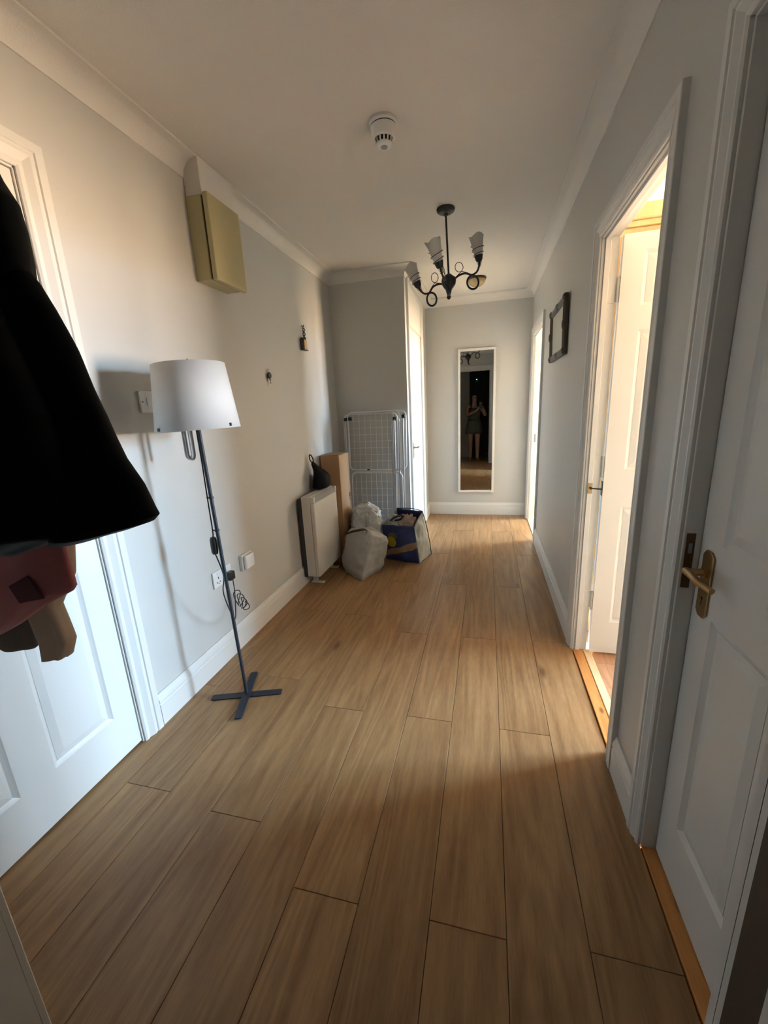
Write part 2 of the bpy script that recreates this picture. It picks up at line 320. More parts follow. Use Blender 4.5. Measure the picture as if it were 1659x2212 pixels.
baseboard('baseboard_alcove', (0, YA), (XC+0.016, YA), (0, -1), 'white baseboard across the alcove behind the drying rack', 1, 0)
baseboard('baseboard_closet', (XC, 4.70), (XC, YF), (1, 0), 'short white baseboard between closet door and end wall', 0, 1)
baseboard('baseboard_far', (XC, YF), (W, YF), (0, -1), 'white baseboard under the tall mirror', 1, 1)
baseboard('baseboard_right', (W, 2.212), (W, 3.938), (-1, 0), 'white moulded baseboard between the open doorway and the far doorway')
baseboard('baseboard_right_short', (W, 1.152), (W, 1.347), (-1, 0), 'short white baseboard between the closed door and the open doorway')

# --- doors
AP = [(0.0, 0.0), (0.0, 0.008), (0.006, 0.012), (0.012, 0.012), (0.014, 0.009), (0.018, 0.009), (0.026, 0.013), (0.036, 0.018), (0.042, 0.018), (0.044, 0.0155), (0.048, 0.0155), (0.051, 0.020), (0.072, 0.020), (0.074, 0.018), (0.074, 0.0)]
def architrave(par, fx, a, b_, top, w, wa=None):
    """fx(u, z, d) -> world; opening a..b, leg width w (near leg wa)"""
    k = len(AP); vs = []; s = w/0.074; sa = (wa or w)/0.074
    for (u, d) in AP:
        vs += [fx(a-u*sa, 0, d), fx(a-u*sa, top+u*s, d), fx(b_+u*s, top+u*s, d), fx(b_+u*s, 0, d)]
    fs = [(j*4+i, j*4+i+1, (j+1)*4+i+1, (j+1)*4+i) for j in range(k-1) for i in range(3)]
    return MB().add(vs, fs).build('architrave', 'trim', par, smooth=20)
def leafdoor(par, fx, u0, u1, z0, z1, th, panels, mt='trim', name='leaf'):
    """front face at d=0, thickness th towards -d; recessed panel wells with a raised panel object in each"""
    us = sorted({u0, u1, *[p[0] for p in panels], *[p[1] for p in panels]}); zs = sorted({z0, z1, *[p[2] for p in panels], *[p[3] for p in panels]})
    mb = MB(); dep = 0.009; mo = 0.014
    def isp(ua, ub, za, zb): return any(p[0] <= ua+1e-6 and ub <= p[1]+1e-6 and p[2] <= za+1e-6 and zb <= p[3]+1e-6 for p in panels)
    for side in (0, 1):
        D = 0 if side == 0 else -th; sg = -1 if side == 0 else 1
        for i in range(len(us)-1):
            for j in range(len(zs)-1):
                ua, ub, za, zb = us[i], us[i+1], zs[j], zs[j+1]
                o = [fx(ua, za, D), fx(ub, za, D), fx(ub, zb, D), fx(ua, zb, D)]
                if isp(ua, ub, za, zb):
                    m1 = [fx(ua+mo*.4, za+mo*.4, D+sg*dep*.45), fx(ub-mo*.4, za+mo*.4, D+sg*dep*.45), fx(ub-mo*.4, zb-mo*.4, D+sg*dep*.45), fx(ua+mo*.4, zb-mo*.4, D+sg*dep*.45)]
                    m2 = [fx(ua+mo, za+mo, D+sg*dep), fx(ub-mo, za+mo, D+sg*dep), fx(ub-mo, zb-mo, D+sg*dep), fx(ua+mo, zb-mo, D+sg*dep)]
                    mb.add(o+m1+m2, [(q, (q+1) % 4, 4+(q+1) % 4, 4+q) for q in range(4)]+[(4+q, 4+(q+1) % 4, 8+(q+1) % 4, 8+q) for q in range(4)]+[(8, 9, 10, 11)])
                else: mb.add(o, [(0, 1, 2, 3)])
    e = [fx(u0, z0, 0), fx(u1, z0, 0), fx(u1, z1, 0), fx(u0, z1, 0), fx(u0, z0, -th), fx(u1, z0, -th), fx(u1, z1, -th), fx(u0, z1, -th)]
    mb.add(e, [(0, 1, 5, 4), (1, 2, 6, 5), (2, 3, 7, 6), (3, 0, 4, 7)])
    leaf = mb.build(name, mt, par)
    bm = bmesh.new(); bm.from_mesh(leaf.data); bmesh.ops.remove_doubles(bm, verts=bm.verts, dist=1e-5); bmesh.ops.recalc_face_normals(bm, faces=bm.faces); bm.to_mesh(leaf.data); bm.free()
    for (ua, ub, za, zb) in panels:
        g = mo+0.002; r = 0.024; h = 0.0065
        A = [fx(ua+g, za+g, -dep-0.001), fx(ub-g, za+g, -dep-0.001), fx(ub-g, zb-g, -dep-0.001), fx(ua+g, zb-g, -dep-0.001)]
        B = [fx(ua+g, za+g, -dep+0.0012), fx(ub-g, za+g, -dep+0.0012), fx(ub-g, zb-g, -dep+0.0012), fx(ua+g, zb-g, -dep+0.0012)]
        C = [fx(ua+g+r, za+g+r, -dep+h), fx(ub-g-r, za+g+r, -dep+h), fx(ub-g-r, zb-g-r, -dep+h), fx(ua+g+r, zb-g-r, -dep+h)]
        MB().add(A+B+C, [(0, 1, 2, 3)]+[(q, (q+1) % 4, 4+(q+1) % 4, 4+q) for q in range(4)]+[(4+q, 4+(q+1) % 4, 8+(q+1) % 4, 8+q) for q in range(4)]+[(8, 9, 10, 11)]).build('panel', mt, leaf)
    return leaf
def lining(par, fx, a, b_, top, d0, d1, th=0.012, stop=None):
    mb = MB()
    def bx(ua, ub, za, zb, da, db):
        c = [fx(u, z, d) for d in (da, db) for z in (za, zb) for u in (ua, ub)]
        mb.add(c, [(0, 1, 3, 2), (4, 6, 7, 5), (0, 4, 5, 1), (2, 3, 7, 6), (0, 2, 6, 4), (1, 5, 7, 3)])
    bx(a-0.0, a+th, 0, top, d0, d1); bx(b_-th, b_, 0, top, d0, d1); bx(a, b_, top-th, top, d0, d1)
    if stop:
        s0, s1 = stop; w = th+0.010
        bx(a+th, a+w, 0, top-th, s0, s1); bx(b_-w, b_-th, 0, top-th, s0, s1); bx(a+th, b_-th, top-w, top-th, s0, s1)
    return mb.build('door_lining', 'trim', par, bevel=0.0012, seg=1)
def panels_for(u0, w, zr):
    st = 0.122*w; pw = 0.305*w; us = [(u0+st, u0+st+pw), (u0+w-st-pw, u0+w-st)]
    return [(a, b_, za, zb) for (a, b_) in us for (za, zb) in zr]
ZR = [(0.190, 0.803), (0.980, 1.590), (1.687, 1.900)]
def lever(par, P, n, t, plate='brass', L=0.10, ph=0.155, pw=0.042, zoff=0.03):
    """lever handle: P = spindle on the door face, n = outward normal, t = direction of the lever"""
    P = Vector(P); n = Vector(n); t = Vector(t); z = Vector((0, 0, 1))
    zt, zb = P+z*(ph/2-zoff), P-z*(ph/2+zoff); hw = pw/2; c = 0.012
    pts = [zb-t*(hw-c), zb+t*(hw-c), zb+t*hw+z*c, zt+t*hw-z*c, zt+t*(hw-c), zt-t*(hw-c), zt-t*hw-z*c, zb-t*hw+z*c]
    pl = MB().poly([q+n*0.0003 for q in pts], n*0.005).build('handle_plate', plate, par, bevel=0.0015)
    MB().tube([P+n*0.005, P+n*0.012], 0.013, 16).tube([P+n*0.010, P+n*0.045], 0.0085, 14).build('spindle', plate, pl, smooth=40)
    a = P+n*0.043; MB().tube(smoothpath([a-t*0.008, a+t*0.02, a+t*L*0.6+n*0.004, a+t*L-n*0.006-z*0.004], 5), [0.009]*6+[0.0085]*5+[0.007]*5, 12).build('lever', plate, pl, smooth=50)
    k = P-z*(ph*0.30+zoff*0.5); MB().tube([k+n*0.0045, k+n*0.0056], 0.0042, 12).add([k-z*0.018-t*0.0022+n*0.0056, k-z*0.018+t*0.0022+n*0.0056, k+t*0.0022+n*0.0056, k-t*0.0022+n*0.0056], [(0, 1, 2, 3)]).build('keyhole', 'dark', pl)
    return pl

# left door, closed
fxL = lambda u, z, d: (d, u, z)
d1 = thing('door_1', (0, 0.75, 0), 'closed white panelled door behind the hanging coats', 'door', kind='structure')
lining(d1, fxL, LD[0], LD[1], LD[2], -0.12, 0.0005, 0.006)
architrave(d1, fxL, LD[0], LD[1], LD[2], 0.090)
leafdoor(d1, lambda u, z, d: (d-0.006, u, z), LD[0]+0.008, LD[1]-0.008, 0.009, LD[2]-0.009, 0.040, panels_for(LD[0]+0.008, 0.744, ZR[:2]+[(1.687, 1.945)]))
# right-hand doors: u = y, d points to -x from the wall face
fxR = lambda u, z, d: (W-d, u, z)
d2 = thing('door_2', (W, 0.72, 0), 'closed grey white panelled door with worn brass lever beside the entry', 'door', kind='structure')
lining(d2, fxR, R0[0], R0[1], R0[2], -TW, 0.0005, 0.006)
architrave(d2, fxR, R0[0], R0[1], R0[2], 0.065)
l2 = leafdoor(d2, lambda u, z, d: (W+0.038-d, u, z), R0[0]+0.008, R0[1]-0.008, 0.009, R0[2]-0.009, 0.030, panels_for(R0[0]+0.008, 0.719, ZR))
lever(l2, (W+0.038, 1.030, 0.905), (-1, 0, 0), (0, -1, 0), 'brass', 0.10, 0.165, 0.046)
MB().box(W+0.006, W+0.024, R0[1]-0.0085, R0[1]-0.006, 0.845, 0.985).build('strike_plate', 'brass_dk', d2)
MB().box(W+0.011, W+0.019, R0[1]-0.0090, R0[1]-0.0085, 0.935, 0.960).build('latch_slot', 'gplastic', d2)
MB().box(W+0.002, W+TW+0.018, R0[0]+0.006, R0[1]-0.006, -0.1, 0.005).build('threshold', 'pine', d2, bevel=0.002)
d3 = thing('door_3', (W, 1.78, 0), 'white panelled door standing open into the bright bedroom', 'door', kind='structure')
lining(d3, fxR, R1[0], R1[1], R1[2], -TW, 0.0005, 0.006, stop=(-0.034, -0.012))
architrave(d3, fxR, R1[0], R1[1], R1[2], 0.073)
LX0 = W+TW+0.009
l3 = leafdoor(d3, lambda u, z, d: (u, 2.104-d, z), LX0, LX0+0.69, 0.012, 1.965, 0.035, panels_for(LX0, 0.69, ZR))
for hz in (0.30, 0.995, 1.76):
    MB().tube([(W+TW+0.0045, 2.117, hz-0.05), (W+TW+0.0045, 2.117, hz+0.05)], 0.006, 10).box(W+TW-0.034, W+TW+0.003, R1[1]-0.0085, R1[1]-0.006, hz-0.05, hz+0.05).build('hinge', 'trim', d3, smooth=40)
MB().box(W+0.014, W+0.034, R1[1]-0.0195, R1[1]-0.0165, 0.865, 0.915).build('bolt_plate', 'brass', d3, bevel=0.001)
MB().tube([(W+0.026, R1[1]-0.0195, 0.892), (W+0.026, R1[1]-0.030, 0.892)], 0.006, 10).tube([(W+0.026, R1[1]-0.028, 0.892), (W+0.072, R1[1]-0.036, 0.889)], 0.0035, 8).build('latch_hook', 'plastic_blk', d3, smooth=40)
MB().box(LX0-0.0025, LX0+0.001, 2.108, 2.134, 0.855, 0.925).build('edge_plate', 'plastic_blk', l3)
MB().box(W+0.002, W+0.050, R1[0]+0.006, R1[1]-0.006, -0.1, 0.006).build('threshold', 'pine', d3, bevel=0.002)
MB().box(W+0.0505, W+TW+0.019, R1[0]+0.006, R1[1]-0.006, -0.1, 0.009).build('threshold_strip', 'palepine', d3, bevel=0.003)
d4 = thing('door_4', (W, 4.41, 0), 'open far doorway with white frame beside the end wall', 'door', kind='structure')
lining(d4, fxR, R2[0], R2[1], R2[2], -TW, 0.0005, 0.006, stop=(-0.034, -0.012))
architrave(d4, fxR, R2[0], R2[1], R2[2], 0.075)
MB().box(W+TW-0.030, W+TW-0.012, R2[1]-0.0085, R2[1]-0.006, 0.88, 0.97).build('strike_plate', 'gplastic', d4)
MB().box(W+0.002, W+TW+0.019, R2[0]+0.006, R2[1]-0.006, -0.1, 0.006).build('threshold', 'palepine', d4, bevel=0.002)
l4 = leafdoor(d4, lambda u, z, d: (u, 4.00-d, z), LX0, LX0+0.75, 0.012, 1.97, 0.035, panels_for(LX0, 0.75, ZR))
# closet door
fxC = lambda u, z, d: (XC+d, u, z)
d5 = thing('door_5', (XC, 4.26, 0), 'white closet door with small brass handle beyond the drying rack', 'door', kind='structure')
lining(d5, fxC, CD[0], CD[1], CD[2], -0.1, 0.0005, 0.006)
mbx = architrave(d5, fxC, CD[0], CD[1], 2.335, 0.070)
l5 = leafdoor(d5, lambda u, z, d: (XC-0.004+d, u, z), CD[0]+0.008, CD[1]-0.008, 0.009, CD[2]-0.009, 0.035, [])
MB().box(XC+0.0006, XC+0.006, CD[0], CD[1], CD[2], 2.335).build('overpanel', 'trim', d5)
lever(l5, (XC-0.004, 4.00, 0.93), (1, 0, 0), (0, 1, 0), 'brass', 0.10, 0.15, 0.04)
# entry doorway
fxE = lambda u, z, d: (u, YE+d, z)
d6 = thing('door_6', (1.137, YE, 0), 'entry doorway with white frame opening into the dark lobby', 'door', kind='structure')
lining(d6, fxE, ED[0]-0.012, ED[1]+0.012, ED[2], -0.12, 0.0005, 0.012, stop=(-0.075, -0.05))
architrave(d6, fxE, ED[0], ED[1], ED[2], 0.085)
MB().box(ED[1]-0.0035, ED[1]-0.0005, YE-0.118, YE-0.012, 0.0, ED[2]-0.014).build('reveal_shade_skin', 'darkwood', d6)  # thin dark skin on the white lining, standing in for shade on this reveal
MB().box(1.592, 1.636, -0.68, 0.154, 0.010, 2.040).build('leaf', 'darkwood', d6, bevel=0.002)

# ================================================================== HELD BY THE RIGHT WALL: framed print
pf = thing('picture_frame', (W, 3.02, 1.59), 'small dark carved frame with a pale picture on the right wall', 'picture frame')
FX1 = W-0.002; y0, y1, z0, z1 = 2.815, 3.40, 1.585, 1.925; fw = 0.045
pfT = rotabout((W, 3.0, 1.575), (0, 1, 0), -0.02)
def pfb(mb, *a, **k): mb.T = pfT; return mb.build(*a, **k)
P4 = [(0, 0.0), (0.0, 0.018), (0.008, 0.024), (0.018, 0.021), (0.028, 0.027), (0.038, 0.018), (fw, 0.012), (fw, 0.0)]
vs = []
for (u, d) in P4: vs += [(FX1-d, y0+u, z0+u), (FX1-d, y1-u, z0+u), (FX1-d, y1-u, z1-u), (FX1-d, y0+u, z1-u)]
k = len(P4); pfb(MB().add(vs, [(j*4+i, j*4+(i+1) % 4, ((j+1) % k)*4+(i+1) % 4, ((j+1) % k)*4+i) for j in range(k) for i in range(4)]), 'moulding', 'antique', pf)
pfb(MB().box(FX1-0.010, FX1-0.006, y0+fw-0.004, y1-fw+0.004, z0+fw-0.004, z1-fw+0.004), 'print', 'paper', pf)
ro = 0.026
for (yy, zz, ry, rz) in [(y0+0.02, z0+0.02, ro, ro), (y1-0.02, z0+0.02, ro, ro), (y0+0.02, z1-0.02, ro, ro), (y1-0.02, z1-0.02, ro, ro), ((y0+y1)/2, z0+0.02, 0.05, 0.022), ((y0+y1)/2, z1-0.02, 0.05, 0.022), (y0+0.02, (z0+z1)/2, 0.022, 0.04), (y1-0.02, (z0+z1)/2, 0.022, 0.04)]:
    mb = MB(); vs = []; fs = []
    for i in range(5):
        r = math.cos(i/4*math.pi/2); h = 0.016+0.018*math.sin(i/4*math.pi/2)
        for q in range(14):
            a = 2*math.pi*q/14; w_ = 1+0.14*math.cos(6*a)
            vs.append((FX1-h, yy+ry*r*w_*math.cos(a), zz+rz*r*w_*math.sin(a)))
    fs = [(i*14+q, i*14+(q+1) % 14, (i+1)*14+(q+1) % 14, (i+1)*14+q) for i in range(4) for q in range(14)]
    pfb(mb.add(vs, fs), 'carved_ornament', 'antique', pf, smooth=50)

# ================================================================== END WALL: tall mirror
mt = thing('tall_mirror', (1.262, YF, 0.28), 'tall narrow mirror in thin white frame on the end wall', 'mirror')
mT = rotabout((1.262, YF-0.02, 1.1), (0, 0, 1), 0.0148)
mx0, mx1, mz0, mz1, fwd_ = 1.052, 1.472, 0.283, 1.925, 0.026
mb = MB().box(mx0, mx0+fwd_, YF-0.036, YF-0.005, mz0, mz1).box(mx1-fwd_, mx1, YF-0.036, YF-0.005, mz0, mz1).box(mx0+fwd_, mx1-fwd_, YF-0.036, YF-0.005, mz0, mz0+fwd_).box(mx0+fwd_, mx1-fwd_, YF-0.036, YF-0.005, mz1-fwd_, mz1)
mb.T = mT; mb.build('frame', 'trim', mt, bevel=0.0015, seg=1)
mb = MB().box(mx0+fwd_, mx1-fwd_, YF-0.024, YF-0.014, mz0+fwd_, mz1-fwd_); mb.T = mT; mb.build('glass', 'mirror', mt)

# ================================================================== LEFT WALL FITTINGS
eb = thing('fuse_box', (0.06, 2.04, 1.955), 'cream metal fuse box high on the left wall', 'fuse box')
MB().box(0.001, 0.083, 1.922, 2.165, 1.955, 2.312).build('body', 'olive', eb, bevel=0.003)
MB().box(0.083, 0.096, 1.930, 2.158, 1.960, 2.306).build('seam', 'dark', eb)
MB().box(0.096, 0.122, 1.915, 2.172, 1.950, 2.318).build('cover', 'olive', eb, bevel=0.004)
struct('trim_2', MB().box(0.0005, 0.088, 1.928, 2.185, 2.313, H-0.001), 'ceil', 'white boxed-in cable duct above the fuse box', 'boxing', bevel=0.003)
ls = thing('light_switch', (0.0, 1.473, 1.338), 'white single light switch in the shadow of the lampshade', 'switch')
MB().box(0.0006, 0.010, 1.430, 1.516, 1.340, 1.427).build('plate', 'wplastic', ls, bevel=0.003)
MB().box(0.010, 0.0135, 1.463, 1.487, 1.366, 1.401).build('rocker', 'wplastic', ls, bevel=0.002)
MB().tube([(0.0095, 1.442, 1.384), (0.0106, 1.442, 1.384)], 0.0035, 12).build('screw', 'brass_dk', ls)
so = thing('wall_socket', (0.0, 1.77, 0.43), 'white double wall socket behind the lamp pole', 'socket')
MB().box(0.0006, 0.010, 1.690, 1.845, 0.432, 0.520).build('plate', 'wplastic', so, bevel=0.003)
for k_, yy in enumerate((1.73, 1.806)):
    MB().box(0.010, 0.0125, yy-0.008, yy+0.008, 0.497, 0.513).build('rocker', 'wplastic', so, bevel=0.001)
    if k_ == 0:
        for (dy, dz, sy_, sz_) in ((0, 0.012, 0.003, 0.006), (-0.012, -0.012, 0.005, 0.0025), (0.012, -0.012, 0.005, 0.0025), (0, -0.020, 0.003, 0.002)):
            MB().box(0.0095, 0.0104, yy+dy-sy_, yy+dy+sy_, 0.470+dz-sz_, 0.470+dz+sz_).build('pin_hole', 'dark', so)
sp = thing('wall_junction_box', (0.0, 1.99, 0.43), 'small white junction box on the left wall right of the socket', 'junction box')
MB().box(0.0006, 0.022, 1.937, 2.043, 0.432, 0.527).build('base', 'wplastic', sp, bevel=0.003)
MB().box(0.022, 0.042, 1.945, 2.036, 0.438, 0.522).build('cover', 'wplastic', sp, bevel=0.009, seg=3)
# keys on hooks
k1 = thing('key_fob', (0.012, 2.50, 1.50), 'black key fob with two keys hanging from a wall hook', 'keys')
MB().tube(arc((0.010, 2.505, 1.587), (1, 0, 0), (0, 0, 1), 0.008, 0.2, 4.6, 10), 0.0016, 6).build('hook', 'alu', k1, smooth=60)
MB().lathe([(0, -0.006), (0.017, -0.006), (0.020, -0.003), (0.020, 0.003), (0.017, 0.006), (0, 0.006)], (0.014, 2.508, 1.556), 20, (1, 0, 0)).build('fob', 'plastic_blk', k1, smooth=40)
for (dy, zl, mname) in ((-0.010, 0.060, 'alu'), (0.006, 0.048, 'brass_dk')):
    MB().lathe([(0, -0.001), (0.009, -0.001), (0.009, 0.001), (0, 0.001)], (0.012+dy*0.2, 2.508+dy, 1.532), 14, (1, 0, 0)).box(0.011+dy*0.2, 0.013+dy*0.2, 2.505+dy, 2.511+dy, 1.532-zl+0.02, 1.526).box(0.011+dy*0.2, 0.013+dy*0.2, 2.511+dy, 2.514+dy, 1.534-zl+0.02, 1.540-zl+0.02).build('key', mname, k1)
k2 = thing('wooden_key_tag', (0.015, 3.08, 1.78), 'pale wooden tag on dark keyring hanging from a wall hook', 'keys')
MB().tube([(0.001, 3.10, 1.953), (0.02, 3.10, 1.950), (0.024, 3.10, 1.960)], 0.003, 8).build('hook', 'black', k2, smooth=60)
for i in range(6):
    MB().tube(arc((0.018, 3.10+0.002*(i % 2), 1.938-i*0.015), (1, 0, 0) if i % 2 else (0, 1, 0), (0, 0, 1), 0.011, 0, 2*math.pi, 12)[:-1], 0.0028, 6, True).build('chain_link', 'black', k2, smooth=60)
MB().box(0.004, 0.032, 3.056, 3.118, 1.782, 1.852).build('tag', 'palepine', k2, bevel=0.006, seg=3)
MB().box(0.002, 0.036, 3.050, 3.0565, 1.776, 1.858).box(0.002, 0.036, 3.050, 3.125, 1.774, 1.780).build('tag_edge', 'antique', k2, bevel=0.002)
MB().tube([(0.018, 3.055, 1.858), (0.018, 3.10, 1.868), (0.018, 3.122, 1.852)], 0.006, 8).build('tag_strap', 'black', k2, smooth=60)

# ================================================================== CEILING FITTINGS
sm = thing('smoke_detector', (0.946, 1.991, 2.40), 'white round smoke detector on the ceiling', 'smoke detector')
c = (0.946, 1.991, H)
MB().lathe([(0.058, -0.0005), (0.060, -0.004), (0.060, -0.012), (0.056, -0.016), (0.050, -0.017)], c, 40).build('base', 'wplastic', sm, smooth=30)
MB().lathe([(0.0515, -0.0165), (0.0515, -0.021)], c, 40).build('seam', 'dark', sm)
MB().lathe([(0.050, -0.019), (0.053, -0.021), (0.052, -0.050), (0.048, -0.060), (0.038, -0.064)], c, 40).build('body', 'wplastic', sm, smooth=30)
MB().lathe([(0.038, -0.063), (0.034, -0.064), (0.031, -0.080), (0.0, -0.080)], c, 32).build('chamber', 'dark', sm, smooth=30)
for i in range(14):
    a = 2*math.pi*i/14
    MB().tube([(c[0]+0.0385*math.cos(a), c[1]+0.0385*math.sin(a), H-0.063), (c[0]+0.0335*math.cos(a), c[1]+0.0335*math.sin(a), H-0.081)], 0.0036, 6).build('rib', 'wplastic', sm)
MB().lathe([(0.034, -0.079), (0.034, -0.083), (0.030, -0.089), (0.018, -0.091), (0, -0.091)], c, 32).build('cap', 'wplastic', sm, smooth=30)
MB().lathe([(0.014, -0.0905), (0.014, -0.0925), (0, -0.0925)], c, 20).build('grille', 'gplastic', sm)
cl = thing('ceiling_light', (1.27, 4.35, 2.37), 'small amber dish ceiling light behind the chandelier', 'ceiling light')
c = (1.27, 4.35, H)
MB().lathe([(0.085, -0.001), (0.088, -0.008), (0.086, -0.018), (0.080, -0.020)], c, 36).build('rim', 'brass_dk', cl, smooth=30)
MB().lathe([(0.080, -0.018), (0.078, -0.035), (0.066, -0.055), (0.044, -0.070), (0.018, -0.077), (0, -0.078)], c, 36).build('dish', 'amber', cl, smooth=50)
MB().lathe([(0.008, -0.076), (0.010, -0.083), (0.006, -0.089), (0, -0.090)], c, 16).build('finial', 'brass_dk', cl, smooth=50)

ch = thing('chandelier', (1.128, 2.854, 1.97), 'black wrought iron three arm chandelier with frosted glass shades', 'chandelier')
ROSE = Vector((1.122, 2.854, H)); HUB = Vector((1.137, 2.854, 2.062))
MB().lathe([(0.054, -0.0005), (0.056, -0.006), (0.052, -0.018), (0.040, -0.026), (0.016, -0.030), (0.012, -0.040), (0, -0.042)], ROSE, 36).build('ceiling_rose', 'black', ch, smooth=40)
MB().tube([ROSE+Vector((0, 0, -0.03)), HUB+Vector((0, 0, 0.03))], 0.0062, 12).build('rod', 'black', ch, smooth=60)
MB().lathe([(0.0, 0.050), (0.014, 0.048), (0.022, 0.040), (0.042, 0.026), (0.046, 0.010), (0.042, -0.012), (0.030, -0.030), (0.020, -0.040), (0.016, -0.055), (0.010, -0.075), (0.014, -0.085), (0.007, -0.096), (0, -0.098)], HUB, 28).build('hub', 'black', ch, smooth=50)
Z = Vector((0, 0, 1))
TX, TY = 0.265, 0.154; ZT = Vector((-TX, -TY, 1)).normalized()      # the arm cluster hangs crooked on its rod
for (az, lean) in ((27, 0.14), (147, 0.14), (267, 0.14)):
    e = Vector((math.cos(math.radians(az)), math.sin(math.radians(az)), 0)); e.z = TX*e.x+TY*e.y; e.normalize()
    P = lambda r, z: HUB+e*r+ZT*z
    pts = smoothpath([P(0.030, 0.0), P(0.070, 0.018), P(0.120, 0.020), P(0.158, 0.000)], 6)[:-1]
    pts += arc(P(0.158, -0.044), e, ZT, 0.039, math.radians(62), math.radians(-262), 26)
    pts += smoothpath([P(0.156, -0.003), P(0.196, 0.004), P(0.220, 0.026), P(0.231, 0.052), P(0.233, 0.066)], 6)[1:]
    arm = MB().tube(pts, 0.0062, 10).build('arm', 'black', ch, smooth=60)
    # thin decorative wire loop over the arm
    lp = smoothpath([P(0.045, 0.010), P(0.075, 0.026), P(0.098, 0.033)], 4)[:-1]+arc(P(0.092, 0.064), e, ZT, 0.027, math.radians(-70), math.radians(285), 22)+[P(0.112, 0.032), P(0.14, 0.018)]
    MB().tube(lp, 0.0022, 6).build('wire_loop', 'black', arm, smooth=60)
    ax = (ZT+e*lean).normalized(); B = P(0.233, 0.056); e1 = ax.orthogonal().normalized(); f1 = ax.cross(e1)
    cup = MB().lathe([(0.0, 0.0), (0.016, 0.003), (0.022, 0.014), (0.025, 0.028), (0.027, 0.037), (0.024, 0.039)], B, 20, ax).build('cup', 'black', arm, smooth=50)
    # flared frosted glass shade with a petalled rim
    vs = []; n = 30; rows = [(0.024, 0.034), (0.028, 0.062), (0.033, 0.092), (0.038, 0.120), (0.045, 0.146)]
    for i, (r, h) in enumerate(rows):
        for q in range(n):
            a = 2*math.pi*q/n; w_ = (i/4)**2
            vs.append(B+ax*(h+0.007*w_*math.cos(3*a))+(e1*math.cos(a)+f1*math.sin(a))*(r*(1+0.05*w_*math.cos(3*a))))
    sh = MB().add(vs, [(i*n+q, i*n+(q+1) % n, (i+1)*n+(q+1) % n, (i+1)*n+q) for i in range(4) for q in range(n)]).build('glass_shade', 'frost', ch, smooth=60, solid=0.002)
    sp_ = []
    for i in range(70):
        t = i/69; a = t*2*math.pi*2.4; h = 0.026+0.070*t; r = 0.030+0.010*t; sp_.append(B+ax*h+(e1*math.cos(a)+f1*math.sin(a))*r)
    MB().tube(sp_, 0.0019, 6).build('spiral_wire', 'black', cup, smooth=60)
    sp_ = []
    for i in range(80):
        t = i/79; a = t*2*math.pi*4; r = 0.009+0.008*t
        base = P(0.2255+0.0075*min(1, t*1.5), 0.030+0.035*t); sp_.append(base+(e*math.cos(a)+e.cross(Z)*math.sin(a))*r)
    MB().tube(sp_, 0.0018, 6).build('spiral_wire', 'black', arm, smooth=60)

# ================================================================== FLOOR LAMP
lp = thing('floor_lamp', (0.277, 1.466, 0), 'floor lamp with white tapered shade and black cross base', 'floor lamp')
BX = Vector((0.277, 1.466, 0)); da = Vector((0.949, 0.316, 0)); db = Vector((-0.319, 0.948, 0))
for i, d in enumerate((da, db)):
    w_ = Vector((-d.y, d.x, 0))*0.0185; L = 0.166; z = 0.0008+0.006*i
    pts = [BX-d*L-w_*0.75, BX-d*(L-0.008)-w_, BX+d*(L-0.008)-w_, BX+d*L-w_*0.75, BX+d*L+w_*0.75, BX+d*(L-0.008)+w_, BX-d*(L-0.008)+w_, BX-d*L+w_*0.75]
    MB().poly([q+Z*z for q in pts], Z*0.006).build('base_bar', 'steel_blk', lp, bevel=0.0012)
TOP = Vector((0.240, 1.452, 1.50)); pd = (TOP-BX).normalized()
PO = lambda z: BX+pd*(z/pd.z)
MB().tube([PO(0.012), PO(1.5)], 0.0078, 14).build('pole', 'steel_blk', lp, smooth=60)
for z in (0.98, 0.835):
    MB().tube([PO(z-0.004), PO(z+0.004)], 0.0105, 12).tube([PO(z)+Vector((-0.010, 0, 0)), PO(z)+Vector((-0.021, -0.002, 0))], 0.003, 6).build('cable_clip', 'plastic_blk', lp, smooth=40)
SB, ST, zb, zt = 0.161, 0.134, 1.262, 1.514; SCn = Vector((0.246, 1.458, 0)); n = 64
vs = []
for (r, z, off) in ((SB, zb, 0.0), (ST, zt, -0.004)):
    for q in range(n): a = 2*math.pi*q/n; vs.append((SCn.x+off+r*math.cos(a), SCn.y+r*math.sin(a), z+0.035*(-off*0+r*math.cos(a))*1.0))
MB().add(vs, [(q, (q+1) % n, n+(q+1) % n, n+q) for q in range(n)]).build('shade', 'shade', lp, smooth=40, solid=0.0015)
MB().tube([SCn+Vector((-ST+0.004, 0, 1.503)), SCn+Vector((ST-0.004, 0, 1.515))], 0.0022, 6).tube([SCn+Vector((0, -ST+0.004, 1.509)), SCn+Vector((0, ST-0.004, 1.509))], 0.0022, 6).build('shade_spider', 'steel_blk', lp)
MB().tube([PO(1.5), PO(1.5)+Vector((-0.004, 0, 0.022)), PO(1.5)+Vector((0.006, 0, 0.034))], 0.003, 6).build('shade_hook', 'steel_blk', lp, smooth=50)
for a in (-1.95, -0.12):
    q = SCn+Vector((SB*math.cos(a)*0.995, SB*math.sin(a)*0.995, zb+0.006+0.035*SB*math.cos(a)))
    MB().box(q.x-0.005, q.x+0.005, q.y-0.004, q.y+0.003, q.z, q.z+0.012).build('rim_clip', 'plastic_blk', lp)
